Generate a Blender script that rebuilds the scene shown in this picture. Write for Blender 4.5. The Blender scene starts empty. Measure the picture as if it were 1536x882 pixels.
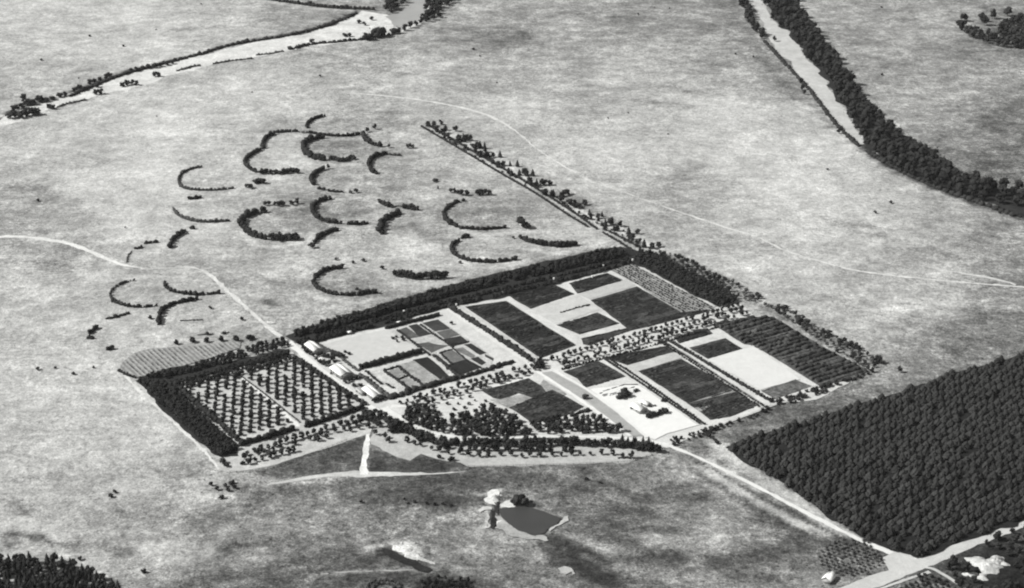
import bpy, math, random
import numpy as np
from mathutils import Vector
from mathutils.geometry import tessellate_polygon

# ------------------------------------------------------------------ camera, sky, sun, exposure
S = bpy.context.scene
COL = S.collection
H, F, PITCH = 600.0, 2784.0, math.radians(23.2)
cam_d = bpy.data.cameras.new('camera'); cam = bpy.data.objects.new('camera', cam_d); COL.objects.link(cam)
cam.location = (0, 0, H); cam.rotation_euler = (math.pi/2 - PITCH, 0, 0)
cam_d.sensor_width = 36; cam_d.lens = 36*F/1536; cam_d.clip_start = 1; cam_d.clip_end = 60000
S.camera = cam
SUN_EL = math.radians(41)
w = bpy.data.worlds.new('World'); S.world = w; w.use_nodes = True
nt = w.node_tree; bg = nt.nodes['Background']
sky = nt.nodes.new('ShaderNodeTexSky'); sky.sky_type = 'NISHITA'; sky.sun_disc = False
sky.sun_elevation = SUN_EL; sky.sun_rotation = math.radians(272)
bw = nt.nodes.new('ShaderNodeRGBToBW')           # panchromatic film: the sky has no hue
nt.links.new(sky.outputs[0], bw.inputs[0]); nt.links.new(bw.outputs[0], bg.inputs[0]); bg.inputs[1].default_value = 0.075
sl = bpy.data.lights.new('sun', 'SUN'); sl.energy = 4.2; sl.angle = math.radians(0.5); sl.color = (1, 1, 0.985)
sun = bpy.data.objects.new('sun', sl); COL.objects.link(sun)
az = math.radians(184)                            # direction towards the sun, from +x
sd = Vector((math.cos(az)*math.cos(SUN_EL), math.sin(az)*math.cos(SUN_EL), math.sin(SUN_EL)))
sun.rotation_euler = sd.to_track_quat('Z', 'Y').to_euler(); sun.location = (-300, 900, 500)
S.view_settings.view_transform = 'Standard'; S.view_settings.look = 'None'
S.view_settings.exposure = 0.60; S.view_settings.gamma = 1
S.cycles.filter_width = 2.1
S.cycles.max_bounces = 4

rng = np.random.default_rng(7); random.seed(7)
KEXP = 1.62                                       # radiance of a sunlit flat white sheet at this exposure
A = np.array([math.sin(math.radians(56.8)), math.cos(math.radians(56.8))])     # the planting grid, right and away
B = np.array([math.cos(math.radians(56.8)), -math.sin(math.radians(56.8))])    # right and near

# ------------------------------------------------------------------ pixels of the photo -> the plain
def P(x, y, z=0.0):
    dx = x-768.0; dy = 441.0-y
    Y = F*math.cos(PITCH)+dy*math.sin(PITCH); Z = -F*math.sin(PITCH)+dy*math.cos(PITCH)
    t = (z-H)/Z
    return np.array([dx*t, Y*t])
def PP(pts): return np.array([P(*p) for p in pts])
def Z(ox, oy, s, pts): return [(ox+x/s, oy+y/s) for x, y in pts]
def pix(X, Y, z=0.0):
    X = np.asarray(X, float); Y = np.asarray(Y, float)
    c, s = math.cos(PITCH), math.sin(PITCH)
    d = Y*c-(z-H)*s; u = Y*s+(z-H)*c
    d = np.maximum(d, 1)
    return 768+F*X/d, 441-F*u/d
z1 = lambda p: Z(540, 560, 5.12, p); z2 = lambda p: Z(660, 380, 5.12, p); z3 = lambda p: Z(860, 360, 5.12, p)
z4 = lambda p: Z(760, 520, 5.12, p); z5 = lambda p: Z(920, 460, 5.12, p); z6 = lambda p: Z(1060, 440, 5.12, p)
z7 = lambda p: Z(1036, 580, 5.12, p); z8 = lambda p: Z(440, 450, 5.12, p); zp = lambda p: Z(680, 700, 5.12, p)
y5 = lambda p: Z(100, 450, 5.12, p); y6 = lambda p: Z(160, 540, 5.12, p); y7 = lambda p: Z(330, 490, 5.12, p)
a6 = lambda p: Z(230, 160, 5.12, p); a7 = lambda p: Z(430, 160, 5.12, p)
b1 = lambda p: Z(130, 290, 5.12, p); b2 = lambda p: Z(330, 290, 5.12, p); b3 = lambda p: Z(530, 290, 5.12, p); b4 = lambda p: Z(730, 270, 5.12, p)
def lin(v):
    v = v/255.0
    return np.where(np.asarray(v) <= 0.04045, np.asarray(v)/12.92, ((np.asarray(v)+0.055)/1.055)**2.4)
def alb(v): return float(lin(v))/KEXP*float(np.interp(v, [60, 150, 200, 240], [.9, 1.0, 1.1, 1.14]))

# ------------------------------------------------------------------ materials
def N(nt, typ, **kw):
    n = nt.nodes.new(typ)
    for k, v in kw.items(): setattr(n, k, v)
    return n
def math_node(nt, op, a, b=None):
    n = N(nt, 'ShaderNodeMath', operation=op)
    for i, v in enumerate((a, b)):
        if v is None: continue
        if isinstance(v, (int, float)): n.inputs[i].default_value = v
        else: nt.links.new(v, n.inputs[i])
    return n.outputs[0]
def noise(nt, vec, scale, detail=4, rough=0.6):
    n = N(nt, 'ShaderNodeTexNoise'); n.inputs['Scale'].default_value = scale
    n.inputs['Detail'].default_value = detail; n.inputs['Roughness'].default_value = rough
    nt.links.new(vec, n.inputs['Vector']); return n.outputs['Fac']
def rng_map(nt, v, a, b, c, d):
    n = N(nt, 'ShaderNodeMapRange'); nt.links.new(v, n.inputs[0])
    for i, q in enumerate((a, b, c, d)): n.inputs[i+1].default_value = q
    return n.outputs[0]
MATS = {}
def mat(key, value, amp=0.25, scales=((0.05, 1.0), (0.4, .8)), per_obj=0.0, rough=1.0, spec=0.1, stripe=None, attr=None, bump=0.0, tint=(1, 1, .975), space='geo', stretch=None, specks=False):
    if key in MATS: return MATS[key]
    m = bpy.data.materials.new(key); m.use_nodes = True; nt = m.node_tree
    p = nt.nodes['Principled BSDF']; p.inputs['Roughness'].default_value = rough; p.inputs['Specular IOR Level'].default_value = spec
    if space == 'geo': vec = N(nt, 'ShaderNodeNewGeometry').outputs['Position']
    else: vec = N(nt, 'ShaderNodeTexCoord').outputs['Object']
    nvec = vec
    if stretch:
        mp0 = N(nt, 'ShaderNodeMapping'); mp0.inputs['Rotation'].default_value = (0, 0, stretch[0]); mp0.inputs['Scale'].default_value = (stretch[1], 1, 1)
        mp1 = N(nt, 'ShaderNodeMapping'); mp1.inputs['Scale'].default_value = (stretch[1], 1, 1)
        mp0.inputs['Scale'].default_value = (1, 1, 1); nt.links.new(vec, mp0.inputs[0]); nt.links.new(mp0.outputs[0], mp1.inputs[0]); nvec = mp1.outputs[0]
    cur = None
    for sc, wgt in scales:
        f = rng_map(nt, noise(nt, nvec, sc), .28, .72, 1-amp*wgt, 1+amp*wgt)
        cur = f if cur is None else math_node(nt, 'MULTIPLY', cur, f)
    if specks:                                     # sparse dark tufts and pale worn spots
        cur = math_node(nt, 'MULTIPLY', cur, rng_map(nt, noise(nt, nvec, .33, 3), .60, .74, 1, .55))
        cur = math_node(nt, 'MULTIPLY', cur, rng_map(nt, noise(nt, nvec, .11, 3), .58, .75, 1, .74))
        cur = math_node(nt, 'MULTIPLY', cur, rng_map(nt, noise(nt, nvec, .071, 4), .25, .42, 1.16, 1))
    if attr:
        a = N(nt, 'ShaderNodeAttribute'); a.attribute_name = attr
        cur = math_node(nt, 'MULTIPLY', cur, a.outputs['Fac'])
    else: cur = math_node(nt, 'MULTIPLY', cur, float(value))
    if per_obj:
        o = N(nt, 'ShaderNodeObjectInfo')
        cur = math_node(nt, 'MULTIPLY', cur, rng_map(nt, o.outputs['Random'], 0, 1, 1-per_obj, 1+per_obj))
    if stripe:                                     # (direction, period m, depth): real rows of planting / tilled soil
        d, per, dep = stripe
        mp = N(nt, 'ShaderNodeMapping'); mp.inputs['Rotation'].default_value = (0, 0, -math.atan2(d[1], d[0]))
        nt.links.new(vec, mp.inputs[0])
        sx = N(nt, 'ShaderNodeSeparateXYZ'); nt.links.new(mp.outputs[0], sx.inputs[0])
        wob = math_node(nt, 'MULTIPLY', noise(nt, vec, .25, 2), per*.6)
        ph = math_node(nt, 'MULTIPLY', math_node(nt, 'ADD', sx.outputs[1], wob), 2*math.pi/per)
        sn = math_node(nt, 'SINE', ph)
        cur = math_node(nt, 'MULTIPLY', cur, rng_map(nt, sn, -1, 1, 1-dep, 1+dep))
    cc = N(nt, 'ShaderNodeCombineColor')
    for i in range(3): nt.links.new(math_node(nt, 'MULTIPLY', cur, float(tint[i])), cc.inputs[i])
    nt.links.new(cc.outputs[0], p.inputs['Base Color'])
    if bump:
        bn = N(nt, 'ShaderNodeBump'); bn.inputs['Distance'].default_value = bump; bn.inputs['Strength'].default_value = 1
        nt.links.new(noise(nt, vec, .22, 6, .65), bn.inputs['Height']); nt.links.new(bn.outputs[0], p.inputs['Normal'])
    MATS[key] = m; return m

M_leaf = mat('foliage', .026, .35, ((.35, .8), (1.6, .8)), per_obj=.35)
M_pine = mat('pine_needles', .037, .35, ((.12, .7), (1.4, .8)), per_obj=.3)
M_lightleaf = mat('pale_foliage', .075, .35, ((.3, .8), (1.4, .8)), per_obj=.4)
M_hedge = mat('hedge_leaves', .027, .35, ((.12, 1), (1.1, .9)), per_obj=.15)
M_ghedge = mat('grey_hedge_leaves', .065, .35, ((.12, 1), (1.1, .9)), per_obj=.2)
M_crop = mat('crop_leaves', .022, .55, ((.04, 1.0), (.15, .8), (.6, .6)), per_obj=.15, stretch=(-math.radians(33), .35))
M_cropg = mat('mixed_crop_leaves', .044, .5, ((.05, 1), (.2, .8), (.8, .9)), per_obj=.2, stretch=(-math.radians(33), .45))
M_bark = mat('bark', .10, .3)
M_roof = mat('white_iron_roof', .72, .06, ((.6, 1),), rough=.5, spec=.3)
M_roofg = mat('grey_iron_roof', .36, .1, ((.6, 1),), rough=.6, spec=.3)
M_wall = mat('weatherboard', .30, .15, ((.8, 1),))
M_dark = mat('dark_opening', .03, .1, ((.8, 1),), rough=.4)
M_post = mat('fence_timber', .07, .3)
M_mound = mat('pale_clay', .43, .3, ((.1, 1), (.6, 1)), bump=.8)

# ------------------------------------------------------------------ mesh helpers
def mesh_np(name, V, T, mats, midx=None):
    V = np.asarray(V, np.float32); T = np.asarray(T, np.int32)
    me = bpy.data.meshes.new(name)
    me.vertices.add(len(V)); me.vertices.foreach_set('co', V.ravel())
    k = T.shape[1]
    me.loops.add(T.size); me.loops.foreach_set('vertex_index', T.ravel())
    me.polygons.add(len(T)); me.polygons.foreach_set('loop_start', np.arange(0, T.size, k, dtype=np.int32))
    for m in (mats if isinstance(mats, (list, tuple)) else [mats]): me.materials.append(m)
    if midx is not None: me.polygons.foreach_set('material_index', np.asarray(midx, np.int32))
    me.update(calc_edges=True); me.validate(); return me
def link(name, me, parent=None, loc=(0, 0, 0)):
    o = bpy.data.objects.new(name, me); COL.objects.link(o); o.location = loc
    if parent: o.parent = parent
    return o
def tag(o, label=None, cat=None, group=None, kind=None):
    if label: o['label'] = label
    if cat: o['category'] = cat
    if group: o['group'] = group
    if kind: o['kind'] = kind
    return o
class Acc:                                         # collects triangles into ONE mesh
    def __init__(s): s.V = []; s.T = []; s.M = []; s.n = 0
    def add(s, V, T, m=0):
        V = np.asarray(V, float); T = np.asarray(T, int)
        s.V.append(V); s.T.append(T+s.n); s.M.append(np.full(len(T), m)); s.n += len(V)
    def mesh(s, name, mats): return mesh_np(name, np.concatenate(s.V), np.concatenate(s.T), mats, np.concatenate(s.M))
def ico(sub):
    import bmesh
    bm = bmesh.new(); bmesh.ops.create_icosphere(bm, subdivisions=sub, radius=1)
    V = np.array([v.co[:] for v in bm.verts]); T = np.array([[v.index for v in f.verts] for f in bm.faces]); bm.free()
    return V, T
ICO1 = ico(1); ICO2 = ico(2)
def clump(acc, c, r, m=0, sub=1, jit=.28, flat=.8):
    V, T = ICO1 if sub == 1 else ICO2
    q = V*(1+rng.normal(0, jit, (len(V), 1)))
    a = rng.uniform(0, 6.28); R = np.array([[math.cos(a), -math.sin(a), 0], [math.sin(a), math.cos(a), 0], [0, 0, 1]])
    q = (q@R.T)*np.array([r, r, r*flat])+np.asarray(c)
    acc.add(q, T, m)
def leaves(acc, C, size, m=0):                     # loose triangles standing for sprays of leaves
    n = len(C); d = rng.normal(0, 1, (n, 3, 3)); d /= np.linalg.norm(d, axis=2, keepdims=True)
    V = (np.asarray(C)[:, None, :]+d*size*rng.uniform(.5, 1.2, (n, 1, 1))).reshape(-1, 3)
    acc.add(V, np.arange(3*n).reshape(-1, 3), m)
def tube(acc, p0, p1, r0, r1, m=0, k=6):
    p0 = np.array(p0, float); p1 = np.array(p1, float); d = p1-p0; d /= np.linalg.norm(d)
    a = np.cross(d, [0.3, .9, .1]); a /= np.linalg.norm(a); b = np.cross(d, a)
    ang = np.linspace(0, 2*math.pi, k, endpoint=False)
    ring = np.cos(ang)[:, None]*a+np.sin(ang)[:, None]*b
    V = np.concatenate([p0+ring*r0, p1+ring*r1]); T = []
    for i in range(k):
        j = (i+1) % k; T += [[i, j, k+j], [i, k+j, k+i]]
    acc.add(V, T, m)
def box(acc, c, sx, sy, sz, ang=0, m=0):
    q = np.array([[x, y, z] for z in (0, 1) for x, y in ((-.5, -.5), (.5, -.5), (.5, .5), (-.5, .5))], float)*[sx, sy, sz]
    ca, sa = math.cos(ang), math.sin(ang); q = np.stack([q[:, 0]*ca-q[:, 1]*sa, q[:, 0]*sa+q[:, 1]*ca, q[:, 2]], 1)+np.asarray(c)
    f = [(0, 3, 2, 1), (4, 5, 6, 7), (0, 1, 5, 4), (1, 2, 6, 5), (2, 3, 7, 6), (3, 0, 4, 7)]
    T = [t for a, b, c_, d in f for t in ((a, b, c_), (a, c_, d))]
    acc.add(q, T, m)

# ------------------------------------------------------------------ tree prototypes (meshes of height 1 scaled per copy)
def crown_broad(wd=.9, n=16, base=.06):            # unit height, width wd
    a = Acc(); R = wd/2; cz = (1+base)/2; rz = (1-base)/2
    C = []
    for i in range(n):
        d = rng.normal(0, 1, 3); d /= np.linalg.norm(d); q = rng.uniform(.3, .72)
        c = np.array([d[0]*R*q, d[1]*R*q, cz+d[2]*rz*q]); C.append(c)
        clump(a, c, R*rng.uniform(.30, .46), jit=.2)
    for c in C: leaves(a, c+rng.normal(0, R*.3, (11, 3)), R*.16)
    return a
def crown_cone(wd=.5, tiers=8, base=.08, pt=.85):
    a = Acc()
    for t in range(tiers):
        f = t/(tiers-1); z0 = base+(1-base)*f*.86; r = wd/2*(1-f)**pt+.02
        k = 11; an = np.linspace(0, 2*math.pi, k, endpoint=False)+rng.uniform(0, 6)
        rr = r*np.where(np.arange(k) % 2, .62, 1.05)*rng.uniform(.8, 1.2, k)
        V = np.stack([np.cos(an)*rr, np.sin(an)*rr, np.full(k, z0)-rng.uniform(0, .03, k)], 1)
        V = np.vstack([V, [[0, 0, min(1.0, z0+.30*(1-.45*f))]]])
        a.add(V, [[i, (i+1) % k, k] for i in range(k)])
    n = 60; f = rng.uniform(0, .9, n); th = rng.uniform(0, 6.28, n); r = (wd/2*(1-f)**pt)*rng.uniform(.7, 1.15, n)
    leaves(a, np.stack([np.cos(th)*r, np.sin(th)*r, base+(1-base)*f*.95+.04], 1), .05)
    return a
def crown_pine(wd=1.0):                             # rounded young pine: clumps over a blunt dome
    a = Acc(); wds = wd*rng.uniform(.85, 1.05)
    clump(a, (0, 0, .45), wds*.34, jit=.1, flat=1.1)
    for i in range(40):
        f = (i+.5)/40; th = i*2.4+rng.uniform(-.4, .4); r = wds/2*(1-f**1.7)*.78
        clump(a, (math.cos(th)*r, math.sin(th)*r, .12+.78*f), wds/2*(.22*(1-f)+.17)*rng.uniform(.8, 1.2), jit=.26, flat=.75)
    n = 110; f = rng.uniform(0, .95, n); th = rng.uniform(0, 6.28, n); r = wds/2*(1-f**1.6)*rng.uniform(.8, 1.15, n)
    leaves(a, np.stack([np.cos(th)*r, np.sin(th)*r, .14+.8*f], 1), .05)
    return a
def trunk(h=.5, r=.03, limbs=3):
    a = Acc(); tube(a, (0, 0, -.02), (0, 0, h), r, r*.45)
    for i in range(limbs):
        th = i*2.1+rng.uniform(0, 1); z = h*rng.uniform(.45, .85)
        tube(a, (0, 0, z), (math.cos(th)*.17, math.sin(th)*.17, z+.16), r*.45, r*.15, k=4)
    return a
def proto(maker, n, mcrown, tr=(.5, .03, 3)):
    out = []
    for i in range(n):
        c = maker(); t = trunk(*tr)
        both = Acc(); both.add(np.concatenate(c.V), np.concatenate(c.T), 0); both.add(np.concatenate(t.V), np.concatenate(t.T), 1)
        out.append(dict(crown=c.mesh('crown', mcrown), trunk=t.mesh('trunk', M_bark), both=both.mesh('small_tree', [mcrown, M_bark]),
                        arr=(np.concatenate(both.V), np.concatenate(both.T), np.concatenate(both.M))))
    return out
T_broad = proto(crown_broad, 6, M_leaf)
T_pale = proto(lambda: crown_broad(.95, 12), 4, M_lightleaf)
T_bush = proto(lambda: crown_broad(1.3, 12, .02), 5, M_leaf, (.3, .04, 2))
T_gbush = proto(lambda: crown_broad(1.4, 10, .02), 4, M_lightleaf, (.3, .04, 2))
T_cone = proto(crown_cone, 5, M_leaf, (.85, .025, 0))
T_pine = proto(crown_pine, 6, M_pine, (.9, .03, 0))
T_orch = proto(lambda: crown_broad(1.08, 15, .0), 5, M_leaf, (.35, .04, 3))
T_belt = proto(lambda: crown_broad(.78, 19, -.08), 6, M_leaf)
ROT = [0]
def plant(name, protos, pts, h, label, cat, group=None, parts=False, hj=.18, wj=.12, sx=1.0):
    for i, p in enumerate(pts):
        pr = protos[rng.integers(len(protos))]
        hh = h*rng.uniform(1-hj, 1+hj); ww = hh*sx*rng.uniform(1-wj, 1+wj); loc = (float(p[0]), float(p[1]), 0)
        lb = label[i] if isinstance(label, list) else label
        if parts:
            r = bpy.data.objects.new(name, None); COL.objects.link(r); r.location = loc; r.empty_display_size = .5
            for k in ('trunk', 'crown'): link(k, pr[k], r)
        else:
            r = link(name, pr['both'], None, loc)
        r.scale = (ww, ww, hh); r.rotation_euler = (0, 0, rng.uniform(0, 6.28)); tag(r, lb, cat, group)
def mass(name, protos, pts, h, label, cat, mats, hj=.18):       # far more than one can count: one object
    Vs, Ts, Ms = [], [], []; n = 0
    for p in pts:
        V, T, M = protos[rng.integers(len(protos))]['arr']; a = rng.uniform(0, 6.28); hh = h*rng.uniform(1-hj, 1+hj)
        R = np.array([[math.cos(a), math.sin(a), 0], [-math.sin(a), math.cos(a), 0], [0, 0, 1]])
        Vs.append((V@R)*hh+[p[0], p[1], 0]); Ts.append(T+n); Ms.append(M); n += len(V)
    o = link(name, mesh_np(name, np.concatenate(Vs), np.concatenate(Ts), mats, np.concatenate(Ms)))
    return tag(o, label, cat, None, 'stuff')

# ------------------------------------------------------------------ plane geometry helpers
def resample(W, step):
    W = np.asarray(W, float); out = []
    for a, b in zip(W[:-1], W[1:]):
        n = max(1, int(np.linalg.norm(b-a)/step)); out += [a+(b-a)*i/n for i in range(n)]
    out.append(W[-1]); return np.array(out)
def smooth(W, it=2):
    W = np.asarray(W, float)
    for _ in range(it):
        q = [W[0]]
        for a, b in zip(W[:-1], W[1:]): q += [a*.75+b*.25, a*.25+b*.75]
        q.append(W[-1]); W = np.array(q)
    return W
def inside(poly, X, Y):
    X = np.asarray(X, float); Y = np.asarray(Y, float); r = np.zeros(X.shape, bool); n = len(poly)
    for i in range(n):
        x1, y1_ = poly[i]; x2, y2_ = poly[(i+1) % n]
        if y1_ == y2_: continue
        c = ((y1_ > Y) != (y2_ > Y)) & (X < (x2-x1)*(Y-y1_)/(y2_-y1_)+x1); r ^= c
    return r
LAY = [0]
def zlev():
    LAY[0] += 1; return .02+LAY[0]*.006
def sheet(name, px, material, jit=.5, step=4.0, label=None):
    W = PP(px); W = np.vstack([W, W[:1]]); R = resample(W, step)[:-1]
    k = len(R); nz = rng.normal(0, 1, (k, 2)); nz = (nz+np.roll(nz, 1, 0)+np.roll(nz, -1, 0))/1.7
    R = R+nz*jit; z = zlev()
    pts = [Vector((p[0], p[1], 0)) for p in R]
    T = tessellate_polygon([pts])
    me = mesh_np(name, [(p[0], p[1], z) for p in R], [t if (R[t[1]][0]-R[t[0]][0])*(R[t[2]][1]-R[t[0]][1])-(R[t[1]][1]-R[t[0]][1])*(R[t[2]][0]-R[t[0]][0]) > 0 else t[::-1] for t in map(list, T)], material)
    return tag(link(name, me), kind='structure')
def ribbon(name, px, wid, material, jit=.25, sm=2):     # wid metres, or one width per point
    n = len(px); wl = [wid]*n if isinstance(wid, (int, float)) else wid
    W = np.array([[*P(*p), q] for p, q in zip(px, wl)])
    W = resample(smooth(W, sm), 2.5)
    d = np.gradient(W[:, :2], axis=0); d /= np.linalg.norm(d, axis=1)[:, None]+1e-9; nrm = np.stack([-d[:, 1], d[:, 0]], 1)
    def j():
        q = rng.normal(0, jit, len(W)); return (q+np.roll(q, 1))/1.4
    L = W[:, :2]+nrm*(W[:, 2]/2+j())[:, None]; R = W[:, :2]-nrm*(W[:, 2]/2+j())[:, None]
    z = zlev(); k = len(W)
    V = [(p[0], p[1], z) for p in L]+[(p[0], p[1], z) for p in R]
    T = [[k+i, k+i+1, i+1] for i in range(k-1)]+[[k+i, i+1, i] for i in range(k-1)]
    return tag(link(name, mesh_np(name, V, T, material)), kind='structure')
def hedge(name, px, wid, ht, label, material=None, group=None, cat='hedge', gap=0.0, bump=.2, world=False, dens=1.0):
    W = np.asarray(px) if world else PP(px)
    if not world and len(px) > 3: W = smooth(W, 1)
    R = resample(W, max(.9, wid*.42/dens)); a = Acc()
    d = np.gradient(R, axis=0); d /= np.linalg.norm(d, axis=1)[:, None]+1e-9; nrm = np.stack([-d[:, 1], d[:, 0]], 1)
    ph = rng.uniform(0, 6)
    for i, p in enumerate(R):
        if rng.random() < gap: continue
        s = 1+bump*math.sin(i*1.9+ph)+rng.normal(0, bump*.5); s = max(.5, s)
        r = wid*.42*s
        for lz in np.arange(.35, max(.36, ht*s/ r-.4), 1.0):
            c = p+nrm[i]*rng.normal(0, wid*.10)+rng.normal(0, .12, 2)
            clump(a, (c[0], c[1], min(lz*r, ht*s-r*.5)), r*rng.uniform(.85, 1.12), jit=.22, flat=.9)
        leaves(a, np.array([p[0], p[1], ht*s*.6])+rng.normal(0, 1, (5, 3))*[wid*.35, wid*.35, ht*.3], min(.5, wid*.16))
    o = link(name, a.mesh(name, material or M_hedge)); return tag(o, label, cat, group)
def rows(name, px, d, spacing, wid, ht, material, label, cat='crop', gap=0.03, step=1.6, kind='stuff'):
    """low planted rows clipped to a polygon: one uncountable crop"""
    W = PP(px); d = np.asarray(d, float); n_ = np.array([-d[1], d[0]])
    U = W@d; Vv = W@n_; a = Acc(); v = Vv.min()+spacing*.5; ph = rng.uniform(0, 6.28, 4)
    while v < Vv.max():
        xs = []
        for i in range(len(W)):
            v1, v2 = Vv[i], Vv[(i+1) % len(W)]
            if (v1 > v) != (v2 > v): xs.append(U[i]+(U[(i+1) % len(W)]-U[i])*(v-v1)/(v2-v1))
        xs.sort()
        for u0, u1 in zip(xs[::2], xs[1::2]):
            u0 += rng.gamma(1.2, .8); u1 -= rng.gamma(1.2, .8)
            k = int((u1-u0)/step)+1
            if k < 2: continue
            u = np.linspace(u0, u1, k)
            hn = ht*np.clip(1+rng.normal(0, .25, k), .3, 1.7); hn[rng.random(k) < gap] = .05; wn = wid*np.clip(1+rng.normal(0, .15, k), .5, 1.5)
            wk = (np.sin(v*.55+ph[0])+np.sin(v*.23+ph[1])+.9*np.sin(u*.06+v*.12+ph[2])+.4*np.sin(u*.21+ph[3]) > 1.0)
            wn[wk] *= .5; hn[wk] *= .4
            hn[0] = hn[-1] = .05
            off = rng.normal(0, wid*.07, k)
            prof = [(-.5, 0), (-.36, .8), (0, 1), (.36, .8), (.5, 0)]
            V = np.concatenate([np.column_stack([(u+rng.normal(0, .12, k))[:, None]*d+(v+off+q*wn)[:, None]*n_, hh*hn*(1+rng.normal(0, .13, k))]) for q, hh in prof])
            T = []
            I = np.arange(k-1)
            for j in range(4):
                a0 = j*k+I; b0 = (j+1)*k+I
                T.append(np.stack([a0, a0+1, b0+1], 1)); T.append(np.stack([a0, b0+1, b0], 1))
            a.add(V, np.concatenate(T))
        v += spacing
    o = link(name, a.mesh(name, material)); return tag(o, label, cat, None, kind)
def lattice(px, a, b, jit=.3, drop=0.0, hexa=False):
    """points of a planting grid (step vectors in metres) inside a pixel polygon"""
    W = PP(px); c = W.mean(0); M = np.stack([a, b], 1); n = 90
    I, J = np.meshgrid(np.arange(-n, n), np.arange(-n, n)); q = (M@np.stack([I.ravel(), J.ravel()])).T+c
    q = q[inside(W, q[:, 0], q[:, 1])]; q = q+rng.normal(0, jit, q.shape)
    return q[rng.random(len(q)) >= drop]
def scatter(px, spacing, tries=30):
    W = PP(px); lo, hi = W.min(0), W.max(0); out = np.empty((0, 2)); n = int((hi-lo).prod()/spacing**2*tries*.3)+50
    C = rng.uniform(lo, hi, (n, 2)); C = C[inside(W, C[:, 0], C[:, 1])]; cell = {}; res = []
    for p in C:
        k = (int(p[0]//spacing), int(p[1]//spacing)); ok = True
        for i in (-1, 0, 1):
            for j in (-1, 0, 1):
                for q in cell.get((k[0]+i, k[1]+j), ()):
                    if (p[0]-q[0])**2+(p[1]-q[1])**2 < spacing**2: ok = False
        if ok: cell.setdefault(k, []).append(p); res.append(p)
    return np.array(res)
def row(p0, p1, sp, jit=.4, drop=0.0):
    a, b = P(*p0), P(*p1); n = max(1, int(np.linalg.norm(b-a)/sp)); q = np.array([a+(b-a)*i/n for i in range(n+1)])+rng.normal(0, jit, (n+1, 2))
    return q[rng.random(len(q)) >= drop]
def rowpath(px, sp, jit=.4, drop=0.0):
    W = PP(px); R = resample(smooth(W, 2), .5); s = np.concatenate([[0], np.cumsum(np.linalg.norm(np.diff(R, axis=0), axis=1))])
    t = np.arange(0, s[-1], sp); q = np.stack([np.interp(t, s, R[:, 0]), np.interp(t, s, R[:, 1])], 1)+rng.normal(0, jit, (len(t), 2))
    return q[rng.random(len(q)) >= drop]

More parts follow.
